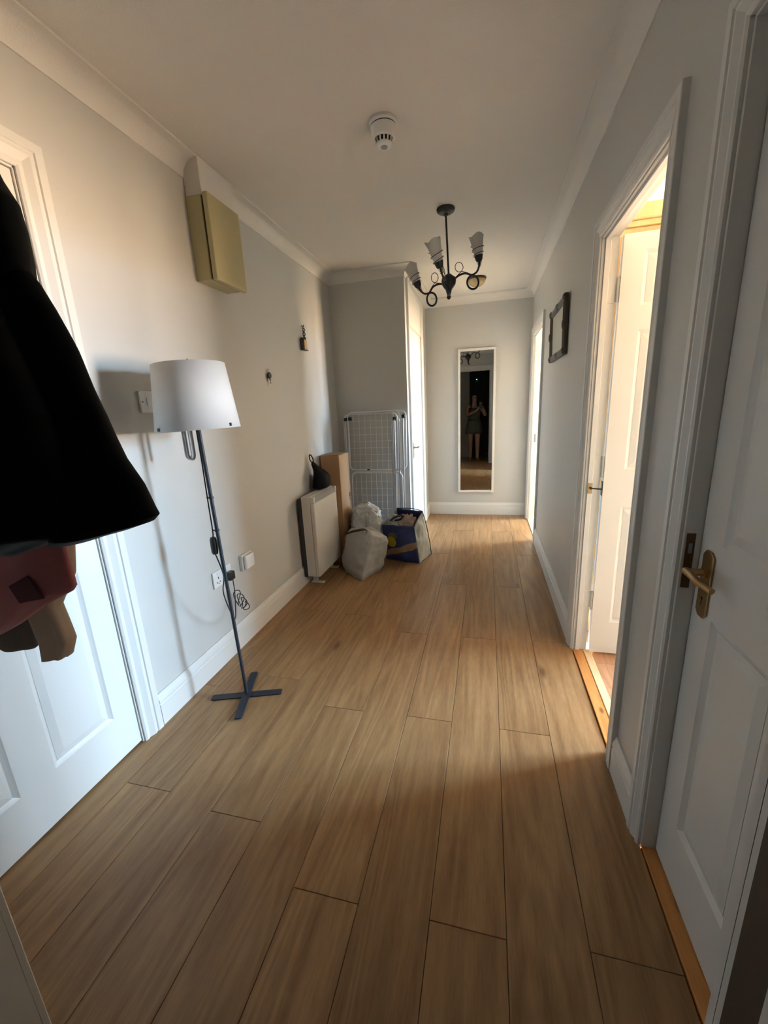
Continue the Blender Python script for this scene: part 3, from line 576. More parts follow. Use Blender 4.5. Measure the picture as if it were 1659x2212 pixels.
# compact tube bulb peeking out under the shade
bc = Vector((0.178, 1.462, 0))
for k_, dx in enumerate((-0.012, 0.018)):
    y_ = 0.012 if k_ == 0 else -0.012
    q = bc+Vector((dx, y_, 0))
    MB().tube([q+Vector((-0.015, 0, 1.34)), q+Vector((-0.015, 0, 1.168))]+[q+v_ for v_ in [Vector((-0.015*math.cos(a), 0, 1.166-0.022*math.sin(a))) for a in [math.pi*i/8 for i in range(1, 8)]]]+[q+Vector((0.015, 0, 1.168)), q+Vector((0.015, 0, 1.34))], 0.0055, 10).build('bulb_tube', 'tube', lp, smooth=60)
MB().tube([bc+Vector((0, 0, 1.335)), bc+Vector((0, 0, 1.40))], 0.024, 18).tube([bc+Vector((0.0, 0, 1.385)), PO(1.42)], 0.008, 8).build('bulb_holder', 'wplastic', lp, smooth=40)
cb = smoothpath([PO(1.40)+Vector((-0.010, 0, 0)), PO(1.15)+Vector((-0.013, 0, 0)), PO(0.98)+Vector((-0.016, -0.003, 0)), PO(0.835)+Vector((-0.020, -0.003, 0)), PO(0.805)+Vector((-0.024, -0.004, 0))], 8)
MB().tube(cb, 0.0028, 8).build('cable', 'plastic_blk', lp, smooth=60)
swp = PO(0.765)+Vector((-0.026, -0.004, 0))
MB().lathe([(0, -0.040), (0.011, -0.038), (0.0145, -0.028), (0.0150, 0.0), (0.0145, 0.028), (0.011, 0.038), (0, 0.040)], swp, 18).build('cable_switch', 'plastic_blk', lp, smooth=50)
plug = Vector((0.032, 1.806, 0.466))
cb = smoothpath([swp+Z*-0.038, Vector((0.245, 1.470, 0.62)), Vector((0.215, 1.49, 0.52)), Vector((0.16, 1.60, 0.34)), Vector((0.10, 1.70, 0.27)), Vector((0.06, 1.77, 0.31)), Vector((0.045, 1.80, 0.37)), Vector((0.04, 1.806, 0.44))], 10)
MB().tube(cb, 0.0028, 8).build('cable', 'plastic_blk', lp, smooth=60)
for i in range(4):
    c = Vector((0.050+0.006*i, 1.81+0.014*i, 0.330-0.022*i)); r = 0.040-0.006*i
    MB().tube([c+Vector((0.010*math.sin(2*a+i), r*math.cos(a)*(0.55+0.12*i), r*1.15*math.sin(a))) for a in [2*math.pi*q/20 for q in range(20)]], 0.0026, 6, True).build('cable_coil', 'plastic_blk', lp, smooth=60)
MB().box(0.0128, 0.045, 1.783, 1.830, 0.440, 0.488).build('plug', 'plastic_blk', lp, bevel=0.007, seg=3)

# ================================================================== STORAGE HEATER
ht = thing('storage_heater', (0.09, 2.93, 0), 'off-white storage heater with dark back standing against the left wall', 'heater')
MB().box(0.020, 0.052, 2.705, 3.165, 0.070, 0.690).build('back_panel', 'heater_dark', ht, bevel=0.003)
MB().box(0.052, 0.120, 2.700, 3.170, 0.078, 0.708).build('casing', 'heater', ht, bevel=0.004)
# front cover with open outlet slot along its top
MB().box(0.1205, 0.156, 2.700, 3.170, 0.078, 0.660).build('front_cover', 'heater', ht, bevel=0.010, seg=3)
MB().box(0.1205, 0.156, 2.700, 2.725, 0.660, 0.706).box(0.1205, 0.156, 3.145, 3.170, 0.660, 0.706).box(0.1205, 0.128, 2.725, 3.145, 0.660, 0.706).build('outlet_frame', 'heater', ht, bevel=0.005)
MB().poly([(0.129, 2.7255, 0.704), (0.154, 2.7255, 0.672), (0.154, 2.7255, 0.662), (0.129, 2.7255, 0.662)], (0, 0.419, 0)).build('outlet_grille', 'gplastic', ht)
for yy in (2.76, 3.08):
    MB().box(0.045, 0.150, yy, yy+0.035, 0.0006, 0.010).box(0.06, 0.10, yy+0.008, yy+0.027, 0.010, 0.080).build('foot', 'heater', ht, bevel=0.002)
# small black bag leaning on the heater
def blob(rows, n=36, amp=0.0, fr=8.0, seed=0, cap=True, ridge=0.0, fine=1):
    """closed lumpy body: rows (z, cx, cy, rx, ry, squareness)"""
    mb = MB(); vs = []
    if fine > 1: rows = [tuple(p+(q-p)*k_/fine for p, q in zip(a_, b_)) for a_, b_ in zip(rows[:-1], rows[1:]) for k_ in range(fine)]+[rows[-1]]
    for (z, cx, cy, rx, ry, sq) in rows:
        for q in range(n):
            a = 2*math.pi*q/n; ca, sa = math.cos(a), math.sin(a); e_ = 2.0/sq
            x = math.copysign(abs(ca)**e_, ca)*rx; y = math.copysign(abs(sa)**e_, sa)*ry
            p = Vector((cx+x, cy+y, z))
            if amp:
                d = noise.noise(Vector((p.x*fr+seed, p.y*fr, p.z*fr*0.7)))+0.5*noise.noise(Vector((p.x*fr*2.3+seed, p.y*fr*2.3+5, p.z*fr*1.6)))
                if ridge: d = 0.7*d+ridge*(0.6-1.9*abs(noise.noise(Vector((p.x*fr*0.9+seed*3, p.y*fr*0.9, p.z*fr*0.9)))))+0.4*ridge*(0.5-1.8*abs(noise.noise(Vector((p.x*fr*2+seed*5, p.y*fr*2, p.z*fr*2)))))
                L = math.hypot(x, y) or 1; p += Vector((x/L, y/L, 0))*amp*d; p.z += amp*0.35*d if 0 < z else 0
            vs.append(p)
    m_ = len(rows); fs = [(i*n+q, i*n+(q+1) % n, (i+1)*n+(q+1) % n, (i+1)*n+q) for i in range(m_-1) for q in range(n)]
    if cap: fs += [tuple(range(n))[::-1], tuple(range((m_-1)*n, m_*n))]
    return mb.add(vs, fs)
bb = thing('small_black_bag', (0.10, 3.03, 0.709), 'small black pouch with looped cord leaning on top of the heater', 'bag')
blob([(0.710, 0.080, 3.03, 0.020, 0.05, 2), (0.722, 0.082, 3.03, 0.055, 0.085, 2.4), (0.765, 0.092, 3.03, 0.068, 0.090, 2), (0.82, 0.094, 3.03, 0.062, 0.075, 2), (0.855, 0.078, 3.02, 0.040, 0.050, 2), (0.89, 0.058, 3.01, 0.026, 0.032, 2), (0.915, 0.042, 3.0, 0.018, 0.024, 2), (0.935, 0.040, 3.0, 0.010, 0.012, 2)], 28, 0.010, 22, 3).build('pouch', 'puffer', bb, smooth=60)
MB().tube(smoothpath([(0.045, 3.0, 0.925), (0.052, 2.985, 0.955), (0.040, 2.98, 0.985), (0.024, 2.985, 0.985), (0.022, 2.99, 0.955), (0.034, 3.0, 0.920)], 6), 0.0045, 8).build('cord_loop', 'puffer', bb, smooth=60)

# ================================================================== CARDBOARD BOX
cx = thing('cardboard_box', (0.105, 3.33, 0), 'tall narrow brown cardboard box standing behind the heater', 'cardboard box')
MB().box(0.022, 0.190, 3.200, 3.455, 0.0006, 0.955).build('carton', 'card', cx, bevel=0.006, seg=3)
MB().box(0.028, 0.186, 3.205, 3.325, 0.9555, 0.958).build('flap', 'card', cx); MB().box(0.028, 0.186, 3.328, 3.450, 0.9555, 0.958).build('flap', 'card', cx)
MB().box(0.1903, 0.1906, 3.40, 3.425, 0.560, 0.600).box(0.1903, 0.1906, 3.40, 3.415, 0.535, 0.552).build('printed_mark', 'ink', cx)

# ================================================================== DRYING RACK (folded, leaning in the alcove)
dr = thing('drying_rack', (0.38, 3.68, 0), 'folded white wire clothes drying rack leaning in the alcove', 'drying rack')
def rframe(x0, x1, z0, z1, y, r, rt=0.05, closed=True, ytop=None):
    yt = y if ytop is None else ytop
    Y = lambda z: y+(yt-y)*(z-z0)/(z1-z0)
    pts = []
    for (cx_, cz_, a0) in ((x1-rt, z0+rt, -90), (x1-rt, z1-rt, 0), (x0+rt, z1-rt, 90), (x0+rt, z0+rt, 180)):
        for i in range(7):
            a = math.radians(a0+90*i/6); z = cz_+rt*math.sin(a); pts.append((cx_+rt*math.cos(a), Y(z), z))
    return MB().tube(pts, r, 10, True)
def uframe(x0, x1, z1, y0, y1, r, rt=0.05):
    Y = lambda z: y0+(y1-y0)*z/z1; pts = [(x1, Y(0), 0.008)]
    for (cx_, cz_, a0) in ((x1-rt, z1-rt, 0), (x0+rt, z1-rt, 90)):
        for i in range(7): a = math.radians(a0+90*i/6); z = cz_+rt*math.sin(a); pts.append((cx_+rt*math.cos(a), Y(z), z))
    return MB().tube(pts+[(x0, Y(0), 0.008)], r, 10)
# main body frame (rear), front wing, lower wing, legs
rear = uframe(0.078, 0.590, 1.275, 3.66, 3.712, 0.0075).build('rear_frame', 'chrome', dr, smooth=60)
wing = rframe(0.128, 0.672, 0.765, 1.292, 3.645, 0.0085, ytop=3.690).build('upper_wing', 'chrome', dr, smooth=60)
lw = uframe(0.145, 0.632, 0.742, 3.600, 3.642, 0.0085).build('lower_wing', 'chrome', dr, smooth=60)
for i in range(9):
    x = 0.180+i*0.054; MB().tube([(x, 3.647, 0.770), (x, 3.688, 1.286)], 0.0019, 6).build('wire', 'chrome', wing)
for i in range(7):
    z = 0.84+i*0.062; yy = 3.66+0.052*z/1.275+0.004; MB().tube([(0.082, yy, z), (0.586, yy, z)], 0.0019, 6).build('wire', 'chrome', rear)
for i in range(9):
    x = 0.185+i*0.050; MB().tube([(x, 3.604, 0.06), (x, 3.641, 0.736)], 0.0019, 6).build('wire', 'chrome', lw)
for i in range(9):
    z = 0.12+i*0.066; yy = 3.66+0.052*z/1.275+0.004; MB().tube([(0.082, yy, z), (0.586, yy, z)], 0.0019, 6).build('wire', 'chrome', rear)
for (x, y) in ((0.545, 3.635), (0.568, 3.640), (0.610, 3.630), (0.648, 3.625), (0.100, 3.640)):
    MB().tube([(x, y-0.035, 0.008), (x+0.004, y+0.03, 1.22)], 0.0075, 10).build('leg', 'alu', dr, smooth=60)
for (x, z, y) in ((0.150, 1.240, 3.672), (0.655, 1.245, 3.672), (0.100, 1.235, 3.695), (0.572, 1.225, 3.678)):
    MB().box(x-0.016, x+0.016, y-0.014, y+0.014, z-0.018, z+0.014).build('corner_joint', 'green', dr, bevel=0.006)
MB().box(0.30, 0.325, 3.634, 3.648, 0.762, 0.774).build('wing_clip', 'ink', dr, bevel=0.002)

# ================================================================== BAGS ON THE FLOOR
# grey drawstring sack in front
b1 = thing('grey_sack', (0.41, 3.02, 0), 'grey white woven sack with dark drawstring and mouth on the floor by the heater', 'bag')
def facet(pts_rows, n_, amp, fr, seed):
    """body from polygon rings interpolated row to row; each ring: z list + corner list"""
    mb = MB(); vs = []; S = 14
    rings = []
    for (z, cs) in pts_rows:
        ring = []
        m_ = len(cs)
        for i in range(m_):
            a = Vector(cs[i]); b_ = Vector(cs[(i+1) % m_])
            for k_ in range(S): t = k_/S; q = a.lerp(b_, t); ring.append(Vector((q.x, q.y, z if not isinstance(z, (list, tuple)) else z[i]+(z[(i+1) % m_]-z[i])*t)))
        rings.append(ring)
    fine = []
    for i in range(len(rings)-1):
        for k_ in range(n_):
            t = k_/n_; fine.append([p.lerp(q, t) for p, q in zip(rings[i], rings[i+1])])
    fine.append(rings[-1]); n = len(fine[0])
    for j, ring in enumerate(fine):
        c = sum(ring, Vector())/n
        # soften the polygon corners a little
        ring = [(ring[i-1]+ring[i]*2+ring[(i+1) % n])/4 for i in range(n)]
        ring = [(ring[i-1]+ring[i]*2+ring[(i+1) % n])/4 for i in range(n)]
        for p in ring:
            d = noise.noise(Vector((p.x*fr+seed, p.y*fr, p.z*fr)))+0.6*(0.5-1.8*abs(noise.noise(Vector((p.x*fr*1.4+seed, p.y*fr*1.4, p.z*fr*1.4)))))
            o = (p-c); o.z = 0; o = o.normalized() if o.length > 1e-6 else Vector()
            q = p+o*amp*d; q.z = max(0.0008, q.z+(amp*0.5*d if p.z > 0.03 else 0)); vs.append(q)
    m_ = len(fine); fs = [(i*n+q, i*n+(q+1) % n, (i+1)*n+(q+1) % n, (i+1)*n+q) for i in range(m_-1) for q in range(n)]
    return mb, vs, fs, n, m_
rows = [(0.001, [(0.445, 2.84), (0.52, 3.06), (0.40, 3.17), (0.235, 3.02)]),
        ((0.045, 0.045, 0.05, 0.05), [(0.45, 2.825), (0.565, 3.08), (0.40, 3.22), (0.205, 3.03)]),
        ((0.16, 0.16, 0.17, 0.16), [(0.47, 2.86), (0.605, 3.06), (0.43, 3.24), (0.205, 3.05)]),
        ((0.27, 0.27, 0.29, 0.27), [(0.49, 2.91), (0.625, 3.05), (0.44, 3.22), (0.245, 3.04)]),
        ((0.345, 0.30, 0.34, 0.325), [(0.50, 2.96), (0.615, 3.06), (0.45, 3.18), (0.26, 3.03)]),
        ((0.375, 0.335, 0.37, 0.365), [(0.485, 3.0), (0.56, 3.06), (0.45, 3.13), (0.31, 3.06)]),
        ((0.365, 0.345, 0.36, 0.36), [(0.45, 3.04), (0.48, 3.07), (0.44, 3.10), (0.39, 3.07)])]
mb, vs, fs, n, m_ = facet(rows, 8, 0.013, 12, 2.0)
mb.add(vs, fs+[tuple(range(n))[::-1], tuple(range((m_-1)*n, m_*n))]).build('sack', 'baggrey', b1, smooth=60)
MB().tube(smoothpath([(0.255, 3.00, 0.320), (0.33, 2.975, 0.362), (0.41, 2.965, 0.385), (0.455, 2.955, 0.392), (0.475, 2.955, 0.378), (0.458, 2.955, 0.362)], 8), [0.003+0.0085*math.sin(math.pi*min(1, i/30)) for i in range(41)], 8).build('drawstring', 'plastic_blk', b1, smooth=60)  # cord thickened into a black wedge that stands in for the shaded mouth
MB().tube(smoothpath([(0.452, 2.825, 0.02), (0.468, 2.850, 0.16), (0.487, 2.900, 0.27), (0.498, 2.952, 0.345)], 8), 0.0035, 6).build('side_seam', 'baggrey', b1, smooth=60)
# white carrier bag at the back
b2 = thing('white_carrier_bag', (0.42, 3.36, 0), 'stuffed white plastic carrier bag wedged behind the grey sack', 'bag')
blob([(0.001, 0.350, 3.38, 0.09, 0.09, 2.6), (0.02, 0.350, 3.38, 0.13, 0.12, 2.6), (0.12, 0.350, 3.37, 0.136, 0.13, 2.4), (0.24, 0.350, 3.36, 0.136, 0.135, 2.2), (0.33, 0.350, 3.35, 0.142, 0.135, 2.1), (0.40, 0.350, 3.35, 0.13, 0.125, 2), (0.455, 0.350, 3.35, 0.118, 0.10, 2), (0.495, 0.350, 3.35, 0.075, 0.07, 2), (0.515, 0.350, 3.35, 0.03, 0.03, 2)], 110, 0.020, 15, 9, ridge=0.9, fine=6).build('carrier', 'bagwhite', b2, smooth=70)
blob([(0.30, 0.42, 3.235, 0.02, 0.015, 2), (0.33, 0.425, 3.235, 0.050, 0.026, 2), (0.38, 0.435, 3.235, 0.058, 0.030, 2), (0.43, 0.435, 3.24, 0.055, 0.030, 2), (0.47, 0.43, 3.25, 0.045, 0.03, 2), (0.50, 0.42, 3.27, 0.025, 0.02, 2)], 60, 0.012, 26, 5, ridge=0.8, fine=6).build('bag_handle', 'bagwhite', b2, smooth=70)
MB().tube(smoothpath([(0.38, 3.235, 0.44), (0.43, 3.24, 0.40), (0.475, 3.27, 0.36)], 6), 0.006, 6).tube(smoothpath([(0.37, 3.25, 0.46), (0.42, 3.25, 0.47), (0.47, 3.28, 0.43), (0.49, 3.30, 0.40)], 6), 0.006, 6).build('twisted_edge', 'bagwhite', b2, smooth=60)
MB().poly([(0.305, 3.33, 0.48), (0.35, 3.33, 0.555), (0.39, 3.335, 0.515), (0.37, 3.335, 0.48)], (0, 0.004, 0)).build('paper_corner', 'beige', b2)
# big blue and white shopper
m, nt, b = newmat('blue_printed_shopper'); L = nt.links.new
t = N(nt, 'ShaderNodeTexCoord'); sx = N(nt, 'ShaderNodeSeparateXYZ'); L(t.outputs['Object'], sx.inputs[0])
nz = N(nt, 'ShaderNodeTexNoise'); nz.inputs['Scale'].default_value = 9; L(t.outputs['Object'], nz.inputs['Vector'])
def mth(op, a, bb, cc=None):
    q = N(nt, 'ShaderNodeMath', operation=op)
    for i, v_ in enumerate((a, bb, cc)):
        if v_ is None: continue
        if isinstance(v_, (int, float)): q.inputs[i].default_value = v_
        else: L(v_, q.inputs[i])
    return q.outputs[0]
def spot(cx_, cz_, rx, rz):
    a = mth('POWER', mth('DIVIDE', mth('SUBTRACT', sx.outputs['X'], cx_), rx), 2); c = mth('POWER', mth('DIVIDE', mth('SUBTRACT', sx.outputs['Z'], cz_), rz), 2)
    return mth('LESS_THAN', mth('ADD', mth('ADD', a, c), mth('MULTIPLY', nz.outputs['Fac'], 0.5)), 1.2)
def mixc(base, col, fac):
    q = N(nt, 'ShaderNodeMix', data_type='RGBA'); q.inputs['B'].default_value = (*col, 1); L(fac, q.inputs['Factor'])
    if isinstance(base, tuple): q.inputs['A'].default_value = (*base, 1)
    else: L(base, q.inputs['A'])
    return q.outputs['Result']
bandf = mth('LESS_THAN', mth('ABSOLUTE', mth('SUBTRACT', mth('SUBTRACT', sx.outputs['Z'], mth('MULTIPLY', sx.outputs['X'], 0.35)), 0.115), None), mth('ADD', mth('MULTIPLY', nz.outputs['Fac'], 0.05), 0.008))
c1 = mixc((0.020, 0.030, 0.115), (0.30, 0.20, 0.12), bandf)
c2 = mixc(c1, (0.085, 0.105, 0.05), spot(-0.075, 0.235, 0.045, 0.030)); c3 = mixc(c2, (0.36, 0.30, 0.012), spot(-0.085, 0.180, 0.046, 0.050))
L(c3, b.inputs['Base Color']); b.inputs['Roughness'].default_value = 0.4
bp = N(nt, 'ShaderNodeBump'); n2 = N(nt, 'ShaderNodeTexNoise'); n2.inputs['Scale'].default_value = 26; L(t.outputs['Object'], n2.inputs['Vector']); L(n2.outputs['Fac'], bp.inputs['Height']); bp.inputs['Strength'].default_value = 0.5; bp.inputs['Distance'].default_value = 0.006; L(bp.outputs[0], b.inputs['Normal'])
M['blueprint'] = m
M['shopwhite'] = mat('greyish_white_shopper_side', (0.40, 0.41, 0.36), 0.4, var=0.06, vscale=9, bump=0.5, bscale=24)
b3 = thing('blue_shopping_bag', (0.68, 3.40, 0), 'large blue printed shopping bag with white side stuffed with clothes', 'bag')
def sheet(A, B_, C, D, amp, fr, seed, nu=22, nv=20, bulge=0.0):
    """quad sheet A(bottom start) B(bottom end) C(top end) D(top start) with wrinkles"""
    A, B_, C, D = map(Vector, (A, B_, C, D)); nn = (B_-A).cross(D-A).normalized(); vs = []
    for j in range(nv+1):
        for i in range(nu+1):
            u = i/nu; v_ = j/nv; p = A.lerp(B_, u).lerp(D.lerp(C, u), v_)
            e_ = min(1, 6*u, 6*(1-u)); d = noise.noise(p*fr+Vector((seed, 0, 0)))+0.5*noise.noise(p*fr*2.5+Vector((seed, 3, 0)))
            p = p+nn*(amp*d*e_+bulge*math.sin(math.pi*u)*math.sin(math.pi*min(1, v_*1.1))); p.z = max(p.z, 0.001); vs.append(p)
    return MB().add(vs, [(j*(nu+1)+i, j*(nu+1)+i+1, (j+1)*(nu+1)+i+1, (j+1)*(nu+1)+i) for j in range(nv) for i in range(nu)])
FLb, FRb, BRb, BLb = (0.520, 3.34, 0.001), (0.835, 3.265, 0.001), (0.905, 3.50, 0.001), (0.60, 3.58, 0.001)
FLt, FRt, BRt, BLt = (0.505, 3.30, 0.335), (0.790, 3.30, 0.325), (0.845, 3.42, 0.430), (0.60, 3.50, 0.435)
sheet(FLb, FRb, FRt, FLt, 0.016, 9, 1, bulge=0.02).build('front_panel', 'blueprint', b3, smooth=70, solid=0.0012)
sheet(FRb, BRb, BRt, FRt, 0.016, 10, 4, bulge=0.012).build('side_panel', 'shopwhite', b3, smooth=70, solid=0.0012)
sheet(BRb, BLb, BLt, BRt, 0.012, 9, 6, bulge=0.01).build('back_panel', 'blueprint', b3, smooth=70, solid=0.0012)
sheet(BLb, FLb, FLt, BLt, 0.012, 9, 8, bulge=0.01).build('side_panel', 'shopwhite', b3, smooth=70, solid=0.0012)
MB().poly([FLb, FRb, BRb, BLb], (0, 0, 0.002)).build('bottom', 'blueprint', b3)
MB().tube(smoothpath([FRt, (0.815, 3.36, 0.385), BRt], 6), 0.004, 6).build('binding', 'plastic_blk', b3, smooth=60)
MB().tube(smoothpath([BRt, (0.87, 3.46, 0.30), (0.895, 3.49, 0.12), BRb], 6), 0.004, 6).build('binding', 'plastic_blk', b3, smooth=60)
MB().tube(smoothpath([BRt, (0.75, 3.47, 0.440), BLt], 6), 0.004, 6).build('binding', 'plastic_blk', b3, smooth=60)
def dome(cx_, cy_, cz_, rx, ry, rz, amp, fr, seed, nu=40, nv=16):
    vs = []
    for j in range(nv+1):
        t = j/nv*math.pi/2
        for i in range(nu):
            a = 2*math.pi*i/nu; p = Vector((cx_+rx*math.cos(t)*math.cos(a), cy_+ry*math.cos(t)*math.sin(a), cz_+rz*math.sin(t)))
            d = noise.noise(p*fr+Vector((seed, 0, 0)))+0.6*noise.noise(p*fr*2.2+Vector((seed, 0, 0))); p += Vector((0.3*math.cos(a), 0.3*math.sin(a), 1))*amp*d; vs.append(p)
    return MB().add(vs, [(j*nu+i, j*nu+(i+1) % nu, (j+1)*nu+(i+1) % nu, (j+1)*nu+i) for j in range(nv) for i in range(nu)]+[tuple(range(nv*nu, (nv+1)*nu))])
cc = thing('folded_clothes', (0.68, 3.40, 0.29), 'rumpled beige and navy clothes filling the blue shopping bag', 'clothes')
dome(0.715, 3.375, 0.300, 0.095, 0.068, 0.105, 0.026, 34, 2, 64, 28).build('beige_top', 'cloth', cc, smooth=70)
dome(0.610, 3.385, 0.300, 0.080, 0.065, 0.100, 0.024, 36, 7, 64, 28).build('pale_top', 'shopwhite', cc, smooth=70)
MB().tube(smoothpath([(0.575, 3.325, 0.365), (0.61, 3.325, 0.392), (0.655, 3.33, 0.408), (0.685, 3.345, 0.405), (0.668, 3.325, 0.380), (0.62, 3.322, 0.368)], 6), 0.009, 8).build('navy_stripe', 'steel_blk', cc, smooth=60)

# ================================================================== COATS on hooks of the entry wall
def px(u, v, y):
    d = fwd+(u-829.5)/F*r2-(v-1106)/F*u2; t = (y-CAM.y)/d.y; return CAM+d*t
HK = [(0.26, 1.80), (0.40, 1.80), (0.52, 1.80)]
def garment(par, name, material, rows, yc, n=72, folds=7, amp=0.012, seed=0.0, fr=7.0):
    """hanging cloth body: rows (z, x_left, x_right, y_centre, half_depth); rounded, with vertical folds"""
    vs = []; fine = []
    for a, b_ in zip(rows[:-1], rows[1:]):
        for k_ in range(6): t = k_/6; fine.append([p+(q-p)*t for p, q in zip(a, b_)])
    fine.append(list(rows[-1])); zr = fine[0][0]-fine[-1][0]
    for (z, xl, xr, yy, hd) in fine:
        cx_ = (xl+xr)/2; hw = (xr-xl)/2; low = (fine[0][0]-z)/zr
        for q in range(n):
            a = 2*math.pi*q/n; ca, sa = math.cos(a), math.sin(a)
            x = math.copysign(abs(ca)**0.8, ca)*hw; y = math.copysign(abs(sa)**0.8, sa)*hd
            f_ = amp*(0.25+low)*math.sin(folds*a+seed+2.2*noise.noise(Vector((z*3, seed, 0))))
            f_ += amp*1.1*noise.noise(Vector((x*fr+seed, y*fr, z*fr)))
            edge = 1-abs(ca)**3*0.8
            vs.append((cx_+x+f_*0.35*ca, yy+y+f_*sa*edge*1.2, z+0.35*amp*low*math.sin(folds*a*0.5+seed)))
    m_ = len(fine); fs = [(i*n+q, i*n+(q+1) % n, (i+1)*n+(q+1) % n, (i+1)*n+q) for i in range(m_-1) for q in range(n)]+[tuple(range(n))[::-1], tuple(range((m_-1)*n, m_*n))]
    return MB().add(vs, fs).build(name, material, par, smooth=70)
YJ = 0.46
hr = thing('coat_rail', (0.38, YE+0.02, 1.76), 'wooden coat rail with projecting arms on the entry wall', 'coat rail')
MB().box(0.10, 0.600, YE+0.0006, YE+0.018, 1.765, 1.835).build('board', 'palepine', hr, bevel=0.003)
for (hx, hz) in HK:
    MB().tube(smoothpath([(hx, YE+0.018, 1.80), (hx, YE+0.12, 1.79), (hx, YE+0.36, 1.79), (hx, YE+0.38, 1.815)], 5), 0.006, 8).build('hook', 'black', hr, smooth=60)
# black padded jacket: silhouette measured against the door behind, hung over the front of the rail
def sil(pts, y):
    return [(lambda q: (q.x, q.z))(px(u, v, y)) for (u, v) in pts]
S = sil([(0, 352), (42, 410), (62, 470), (76, 540), (79, 570), (66, 612), (100, 668), (150, 760), (188, 840), (222, 905), (262, 1000), (296, 1055), (318, 1105), (327, 1122)], YJ)
jk = thing('black_jacket', (0.55, 0.45, 1.13), 'black padded jacket with hood hanging over the other coats', 'jacket')
rows = []
for (x, z) in S[5:]:
    w_ = 0.20+0.16*(S[5][1]-z)/(S[5][1]-S[-1][1]); rows.append((z, x-w_-0.05, x, YJ, 0.045+0.03*(S[5][1]-z)))
rows = [(1.76, 0.50, 0.60, YJ, 0.03)]+rows
hemz = px(250, 1155, YJ).z; rows += [(px(300, 1135, YJ).z, rows[-1][1]+0.01, rows[-1][2]-0.012, YJ, 0.058), (px(262, 1150, YJ).z, rows[-1][1]+0.03, rows[-1][2]-0.05, YJ, 0.045)]
garment(jk, 'body', 'puffer', rows, YJ, folds=6, amp=0.016, seed=1.3)
rows = []
for (x, z) in S[:6]: rows.append((z, x-0.25, x-0.022, YJ, 0.045))
rows = [(rows[0][0]+0.10, rows[0][1]+0.08, rows[0][2]-0.06, YJ, 0.05)]+rows+[(rows[-1][0]-0.05, rows[-1][1]+0.02, rows[-1][2]-0.03, YJ, 0.055)]
garment(jk, 'hood', 'puffer', rows, YJ, folds=5, amp=0.010, seed=4.0)
# sleeve hanging in front on the left
ys = 0.405; q0 = px(152, 1168, ys); q1 = px(0, 1196, ys)
rows = [(1.56, 0.66, 0.76, ys, 0.030), (1.45, 0.62, 0.80, ys, 0.042), (1.30, 0.56, q0.x, ys, 0.046), (q0.z+0.035, q1.x-0.12, q0.x+0.006, ys, 0.046), (q0.z+0.008, q1.x-0.12, q0.x+0.004, ys, 0.042), (q1.z, q1.x-0.10, q1.x+0.03, ys, 0.03)]
garment(jk, 'sleeve', 'puffer', rows, YJ, folds=5, amp=0.010, seed=7.0)
pj = thing('pink_shirt', (0.55, 0.44, 0.95), 'dusty pink cotton shirt hanging below the black jacket', 'shirt')
A = px(130, 1150, 0.565); B_ = px(163, 1266, 0.565)
yp = 0.565; hp = 0.024; L0 = px(-60, 1300, yp).x; rows = [(1.76, 0.36, 0.44, yp, 0.02), (1.40, 0.34, A.x-0.04, yp, hp), (A.z, L0, A.x, yp, hp), (B_.z, L0, B_.x, yp, hp), (B_.z-0.012, L0, B_.x-0.012, yp, hp), (px(95, 1310, yp).z, L0, px(95, 1310, yp).x, yp, hp), (px(40, 1350, yp).z, L0, px(40, 1350, yp).x, yp, hp), (px(0, 1372, yp).z, L0, px(0, 1372, yp).x, yp, hp)]
garment(pj, 'body', 'pink', rows, yp, folds=6, amp=0.004, seed=2.0)
pa = [px(u, v, 0.536) for (u, v) in ((22, 1265), (62, 1243), (98, 1292), (46, 1302))]
MB().poly(pa, (0, -0.004, 0)).build('shadow_gap_patch', 'shadow_gap', pj, bevel=0.001)  # flat dark patch painting the shadowed gap in the shirt
bj = thing('beige_coat', (0.50, 0.38, 0.85), 'beige cotton coat hanging behind the pink shirt', 'coat')
yb = 0.630; A = px(156, 1170, yb); B_ = px(157, 1240, yb); C = px(125, 1310, yb); D = px(156, 1385, yb); E_ = px(95, 1416, yb); hb = 0.024
rows = [(1.76, 0.42, 0.50, yb, 0.02), (1.45, 0.40, A.x-0.03, yb, hb), (A.z, E_.x, A.x, yb, hb), (B_.z, E_.x, B_.x, yb, hb), (C.z, E_.x, C.x, yb, hb), (D.z, E_.x+0.01, D.x, yb, hb), (E_.z+0.006, E_.x+0.012, D.x-0.025, yb, hb), (E_.z, E_.x+0.01, E_.x+0.03, yb, 0.015)]
garment(bj, 'body', 'beige', rows, yb, folds=5, amp=0.004, seed=5.0)
tj = thing('taupe_cardigan', (0.40, 0.36, 0.88), 'dark taupe knitted cardigan hanging next to the beige coat', 'cardigan')
D = px(80, 1400, yb)
garment(tj, 'body', 'taupe', [(1.76, 0.22, 0.30, yb, 0.02), (1.4, 0.14, E_.x-0.03, yb, hb), (D.z+0.06, 0.12, E_.x-0.012, yb, hb), (D.z+0.008, 0.12, E_.x-0.010, yb, hb), (D.z, 0.13, E_.x-0.02, yb, 0.02)], yb, folds=6, amp=0.004, seed=8.0)

